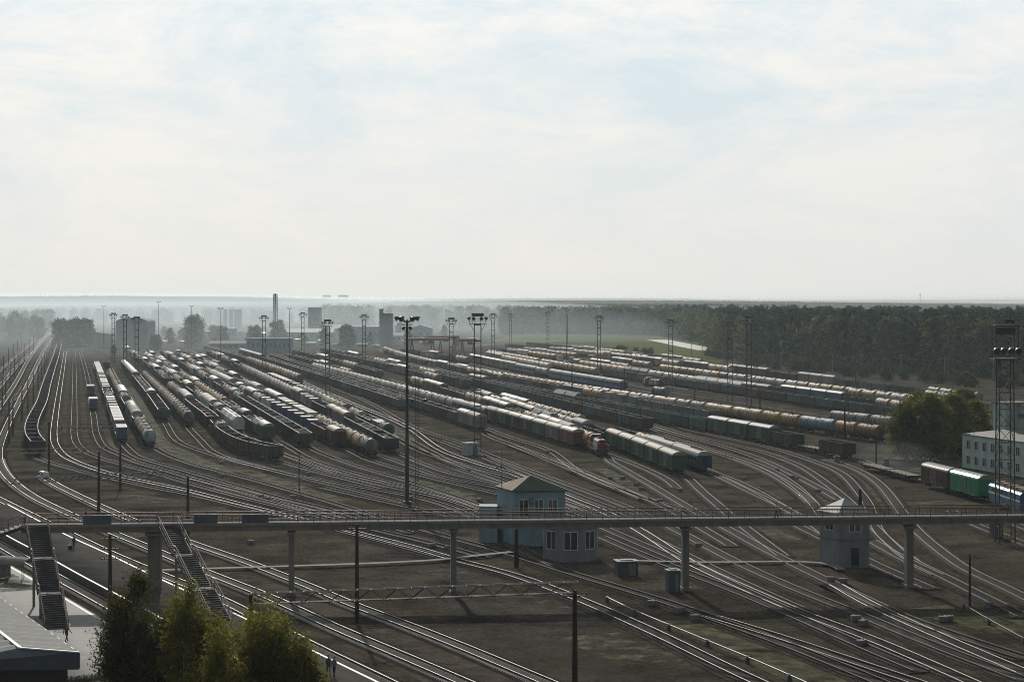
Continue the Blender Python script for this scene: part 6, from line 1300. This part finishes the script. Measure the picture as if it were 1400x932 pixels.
# forest edge trees one can tell apart
EX, EY = [690, 840, 900, 960, 985, 1060, 1150, 1250, 1430], [457, 457, 459, 468, 486, 498, 504, 509, 519]
fe = []
for i in range(64): x = 690 + i * 11.4 + random.uniform(-4, 4); yb = np.interp(x, EX, EY); fe.append((x, yb))
for x, yb in fe:
    con = random.random() < np.interp(x, [880, 960, 1040], [0, .4, .75]); g = gp(x, yb); s_ = random.uniform(.78, 1.12)
    put_tree("pine_tree" if con else "broadleaf_tree", (pmn if con else dm)[random.randrange(3)], (g[0], g[1], 0), random.uniform(0, 6), s_ * (1.0 if con else (1.3 if x > 820 else 1.12)), "tall dark pine in the front row of the forest" if con else "yellowish broadleaf tree in the front row of the forest", "tree", "pines at the forest edge" if con else "broadleaf trees at the forest edge")
bm = [make_tree("s", 3.2, 2.2, L_hedge, M_bark, 30, 40, .3, 61 + i, "round", .2, .5, limbs=3) for i in range(3)]
for i in range(60):
    x = random.uniform(1010, 1420); yb = np.interp(x, [1010, 1100, 1200, 1300, 1420], [497, 506, 516, 524, 532]) + random.uniform(-5, 3); g = gp(x, yb)
    put_tree("shrub", bm[i % 3], (g[0], g[1], 0), random.uniform(0, 6), random.uniform(.8, 1.7), "olive shrub in the scrub between the rail rows and the forest", "shrub", "shrubs before the forest")
for i, (x, yb) in enumerate(((845, 482), (852, 481), (870, 485), (882, 486), (888, 485), (968, 487), (975, 489), (985, 490), (995, 492))): g = gp(x, yb); put_tree("shrub", bm[i % 3], (g[0], g[1], 0), i, 1.25, "dark shrub at the meadow's right side near the pale road", "shrub", "shrubs on the meadow")
# the mass of the forest behind its edge
def scatter(meshes, P, S, name, m_):
    vs, fs, off = [], [], 0
    for k, me in enumerate(meshes):
        n = len(me.vertices); co = np.empty(n * 3); me.vertices.foreach_get("co", co); co = co.reshape(-1, 3); sel = np.where(np.arange(len(P)) % len(meshes) == k)[0]
        for i in sel:
            a = rng.uniform(0, 6.28); c, s = math.cos(a), math.sin(a); v = co * S[i]; vs.append(np.stack([v[:, 0] * c - v[:, 1] * s + P[i, 0], v[:, 0] * s + v[:, 1] * c + P[i, 1], v[:, 2]], 1)); fs.append(np.arange(n).reshape(-1, 4) + off); off += n
    return link(name, np_mesh(name, np.concatenate(vs), np.concatenate(fs), m_))
def region(n, ex, ey, d0, d1, xr):
    P = []
    while len(P) < n:
        x = rng.uniform(*xr); yb = np.interp(x, ex, ey); Z0 = gp(0, yb)[1]; Z = Z0 + d0 + (d1 - d0) * rng.uniform(0, 1) ** 1.7; P.append((at(x, Z0) * Z / Z0, Z))
    return np.array(P)
def thin(me, k, seed):      # a lighter crown for trees seen only as a mass
    n = len(me.vertices) // 4; co = np.empty(n * 12); me.vertices.foreach_get("co", co); co = co.reshape(n, 4, 3); r_ = np.random.default_rng(seed); co = co[r_.permutation(n)[:k]]; c = co.mean(1, keepdims=True); co = c + (co - c) * 1.9; return np_mesh("crown_mass", co.reshape(-1, 3), np.arange(k * 4).reshape(-1, 4), L_pine)
tp_ = [thin(x[1], 260, i) for i, x in enumerate(pmn)]; td_ = [thin(x[1], 300, i) for i, x in enumerate(dm)]
P = region(1500, EX, EY, 6, 700, (985, 1430)); P = np.concatenate([P, region(160, EX, EY, 6, 500, (900, 1000))]); tag(scatter(tp_, P, rng.uniform(.74, 1.1, len(P)), "pine_forest", L_pine), "dense dark pine forest behind the yard", "forest", kind="stuff")
P = np.concatenate([region(620, EX, EY, 4, 420, (690, 1010)), region(160, EX, EY, 0, 160, (985, 1430)), np.array([(at(x, Z) , Z) for x, Z in zip(rng.uniform(440, 720, 220), rng.uniform(2300, 3000, 220))])]); tag(scatter(td_, P, rng.uniform(1.0, 1.42, len(P)), "broadleaf_forest", L_decid), "hazy broadleaf wood behind the meadow", "forest", kind="stuff")
P = np.array([(at(x, Z), Z) for x, Z in zip(rng.uniform(-60, 460, 260), rng.uniform(2700, 3600, 260))]); tag(scatter(td_, P, rng.uniform(.8, 1.15, len(P)), "distant_wood", L_hedge), "hazy distant woods beyond the sheds", "forest", kind="stuff")
# wooded plain and ridges out to the horizon
M_far = mat("wooded_hill", (0.03, 0.042, 0.024), 0.95, 0, (0.05, 0.055, 0.03), 0.02, spec=0.05)
def canopy(name, x0, x1, y0, y1, hfun, nx_, ny_, rough):
    xs_ = np.linspace(x0, x1, nx_); ys_ = np.linspace(0, 1, ny_) ** 1.5 * (y1 - y0) + y0; X_, Y_ = np.meshgrid(xs_, ys_); Z_ = hfun(X_, Y_) + rng.uniform(-1, 1, X_.shape) * rough; Z_[0, :] = 0; Z_[-1, :] = 0; Z_[:, 0] = 0; Z_[:, -1] = 0
    ii = np.arange(nx_ * ny_).reshape(ny_, nx_); return tag(link(name, np_mesh(name, np.stack([X_.ravel(), Y_.ravel(), Z_.ravel()], 1), np.stack([ii[:-1, :-1].ravel(), ii[:-1, 1:].ravel(), ii[1:, 1:].ravel(), ii[1:, :-1].ravel()], 1), M_far)), kind="structure")
canopy("hill", 170, 2600, 1750, 6200, lambda x, y: 17 + 5 * np.sin(x * .004) + 4 * np.sin(y * .0017 + x * .002), 420, 160, 2.6)
canopy("hill", -900, 1400, 3300, 6800, lambda x, y: 20 + 9 * np.clip((y - 3300) / 3000, 0, 1) + 4 * np.sin(x * .003 + 1) + 3 * np.sin(y * .002), 420, 110, 2.4)
canopy("hill", -3200, 4200, 7200, 11000, lambda x, y: 27 + 2.5 * np.sin(x * .0011 + .6) + 3 * np.clip(-x / 2600, -0.2, 1) + 2 * np.sin(x * .004), 700, 14, 2.0)
canopy("hill", -2600, -450, 4300, 6500, lambda x, y: 29 + 9 * np.exp(-((x + 850) / 420.) ** 2) + 3 * np.sin(x * .004), 330, 14, 2.2)
# ---------------------------------------------------------------- people
def cloth(name, legs, top, skin=(0.35, 0.22, 0.16)):
    m = bpy.data.materials.new(name); m.use_nodes = True; nt = m.node_tree; N = nt.nodes; L = nt.links; b = N["Principled BSDF"]; b.inputs["Roughness"].default_value = .85
    t = N.new("ShaderNodeTexCoord"); s = N.new("ShaderNodeSeparateXYZ"); L.new(t.outputs["Object"], s.inputs[0]); mr = N.new("ShaderNodeMath"); mr.operation = 'DIVIDE'; mr.inputs[1].default_value = 2.0; L.new(s.outputs[2], mr.inputs[0])
    r = N.new("ShaderNodeValToRGB"); r.color_ramp.interpolation = 'CONSTANT'; e = r.color_ramp.elements; e[0].color = (.03, .025, .02, 1); e[1].position = .045; e[1].color = (*legs, 1)
    for p, c in ((.46, top), (.735, skin)): q = e.new(p); q.color = (*c, 1)
    L.new(mr.outputs[0], r.inputs[0]); L.new(r.outputs[0], b.inputs["Base Color"]); return m
M_hair = mat("hair", (0.03, 0.022, 0.016), 0.8)
def person(loc, yaw, mt, label, stride=0.25, arm=0.1):
    V = [(0, 0, .98), (0, 0, 1.2), (0, 0, 1.42), (0, -.01, 1.53), (0, -.02, 1.66), (0, -.02, 1.74)]; Rr = [.15, .14, .16, .055, .095, .07]; E = [(0, 1), (1, 2), (2, 3), (3, 4), (4, 5)]
    for s in (-1, 1):
        b = len(V); f = stride * s
        V += [(s * .1, 0, .92), (s * .11, -f * .45 - .03, .5), (s * .11, -f * .9 + (.08 if f < 0 else 0), .08), (s * .11, -f * .9 - .16, .045)]; Rr += [.1, .068, .048, .04]; E += [(0, b), (b, b + 1), (b + 1, b + 2), (b + 2, b + 3)]
        c = len(V); V += [(s * .2, 0, 1.41), (s * .26, f * .4 * 1, 1.12), (s * .25, f * .9 - .1 - arm, .88), (s * .25, f * .95 - .12 - arm, .78)]; Rr += [.065, .048, .036, .04]; E += [(2, c), (c, c + 1), (c + 1, c + 2), (c + 2, c + 3)]
    me = bpy.data.meshes.new("person"); me.from_pydata(V, E, []); o = bpy.data.objects.new("person", me); col.objects.link(o); me.materials.append(mt)
    md = o.modifiers.new("skin", 'SKIN'); 
    for i, r in enumerate(Rr): me.skin_vertices[0].data[i].radius = (r, r)
    me.skin_vertices[0].data[0].use_root = True; o.modifiers.new("sub", 'SUBSURF').levels = 1; o.modifiers["sub"].render_levels = 2
    o.location = loc; o.rotation_euler = (0, 0, yaw); tag(o, label, "person"); m = MB(); prof = [(-.1, .02), (-.085, .06), (-.04, .098), (.02, .1), (.06, .08), (.08, .02)]; n = 10; vs = []
    for z, r in prof:
        for i in range(n): vs.append((math.cos(2 * math.pi * i / n) * r, math.sin(2 * math.pi * i / n) * r + .015, 1.735 + z * .9))
    m.add(vs, [(k * n + i, k * n + (i + 1) % n, (k + 1) * n + (i + 1) % n, (k + 1) * n + i) for k in range(5) for i in range(n)] + [tuple(range(5 * n, 6 * n))], 0, True); h = m.build("hair", M_hair, o); return o
tb = (at(1063, 237.5) - A.x) / bd.x; p = bp(tb, 1.2, 0)
person(p, R(80), cloth("clothes_grey_top", (.02, .02, .025), (.3, .32, .35)), "person in a grey top and dark trousers walking on the footbridge", .22)
tb = (at(118, 231) - A.x) / bd.x; person(bp(tb, 1.6, 0), R(-80), cloth("clothes_black", (.015, .015, .018), (.02, .02, .025)), "person in black behind the panel on the footbridge", .2)
pb = gp(101, 750, 1.1); person(pb, R(150), cloth("clothes_dark", (.02, .02, .03), (.03, .03, .035)), "person in dark clothes standing on the island platform beside a bag", .12)
bg_ = gp(96, 751, 1.1); o = empty("travel_bag", bg_, .5, "black travel bag standing beside the person on the platform", "bag"); m = MB(); m.box((0, 0, .35), (.55, .3, .6)); m.build("body", M_dark, o); m = MB(); m.beam((-.15, 0, .65), (-.15, 0, .95), .03, .03); m.beam((.15, 0, .65), (.15, 0, .95), .03, .03); m.beam((-.15, 0, .95), (.15, 0, .95), .03, .03); m.build("handle", M_galv, o)
person(gp(91, 877, .45), R(160), cloth("clothes_red_top", (.015, .015, .02), (.12, .025, .03)), "person in a dark red jacket walking at the foot of the stairs", .4)
person(gp(449, 922, 1.1), R(30), cloth("clothes_blue", (.025, .03, .05), (.05, .06, .08)), "person in blue work clothes at the right platform edge, taller of two", .1)
person(gp(457, 924, 1.1), R(-40), cloth("clothes_greyblue", (.03, .03, .04), (.16, .18, .2)), "person in a pale grey jacket at the platform edge beside another", .1)
# ---------------------------------------------------------------- smoke and haze
sm = bpy.data.materials.new("smoke"); sm.use_nodes = True; nt = sm.node_tree; N = nt.nodes; L = nt.links; N.remove(N["Principled BSDF"]); v_ = N.new("ShaderNodeVolumePrincipled"); v_.inputs["Color"].default_value = (.7, .75, .8, 1); v_.inputs["Density"].default_value = 0.035; v_.inputs["Anisotropy"].default_value = .4; L.new(v_.outputs[0], N["Material Output"].inputs["Volume"])
def lens(name, c, r, d, colr, label):
    """a bank of smoke: a flat closed lens that thins out to nothing at its rim"""
    mt = sm.copy(); mt.name = name; v = [n for n in mt.node_tree.nodes if n.type == 'PRINCIPLED_VOLUME'][0]; v.inputs["Density"].default_value = d; v.inputs["Color"].default_value = (*colr, 1); v.inputs["Anisotropy"].default_value = .5
    m = MB(); nu, nv = 32, 12; vs = []; fs = []
    for j in range(nv + 1):
        t = math.pi * j / nv
        for i in range(nu): p = 2 * math.pi * i / nu; vs.append((c[0] + r[0] * math.sin(t) * math.cos(p), c[1] + r[1] * math.sin(t) * math.sin(p), c[2] + r[2] * math.cos(t)))
    for j in range(nv):
        for i in range(nu): fs.append((j * nu + i, (j + 1) * nu + i, (j + 1) * nu + (i + 1) % nu, j * nu + (i + 1) % nu))
    m.add(vs, fs, 0, True); return tag(m.build("smoke", mt), label, kind="stuff")
lens("smoke_bank", (-760, 2450, 4), (1080, 1600, 40), 0.0004, (.77, .88, .94), "blue smoke bank over the hazy far end of the yard")
g_ = gp(1226, 640); lens("mist_bank", (300, 6600, 0), (6800, 3600, 41), 0.00038, (.74, .72, .69), "pale mist bank lying over the far woods and hills")
lens("smoke_wisp", (g_[0], g_[1], 2.5), (8, 9, 3.2), 0.0028, (.75, .82, .9), "thin wisp of blue smoke beside the grove")
def haze_box(name, d, aniso, colr, x, y, z):
    hm = bpy.data.materials.new(name); hm.use_nodes = True; nt = hm.node_tree; N = nt.nodes; L = nt.links; N.remove(N["Principled BSDF"]); v_ = N.new("ShaderNodeVolumePrincipled"); v_.inputs["Color"].default_value = (*colr, 1); v_.inputs["Density"].default_value = d; v_.inputs["Anisotropy"].default_value = aniso; L.new(v_.outputs[0], N["Material Output"].inputs["Volume"])
    m = MB(); m.box(((x[0] + x[1]) / 2, (y[0] + y[1]) / 2, (z[0] + z[1]) / 2), (x[1] - x[0], y[1] - y[0], z[1] - z[0])); return tag(m.build(name, hm), "pale haze over the yard", kind="stuff")
haze_box("haze", 0.00007, 0.5, (0.62, 0.73, 0.77), (-7600, 7600), (-200, 11900), (-1.0, 46.0))
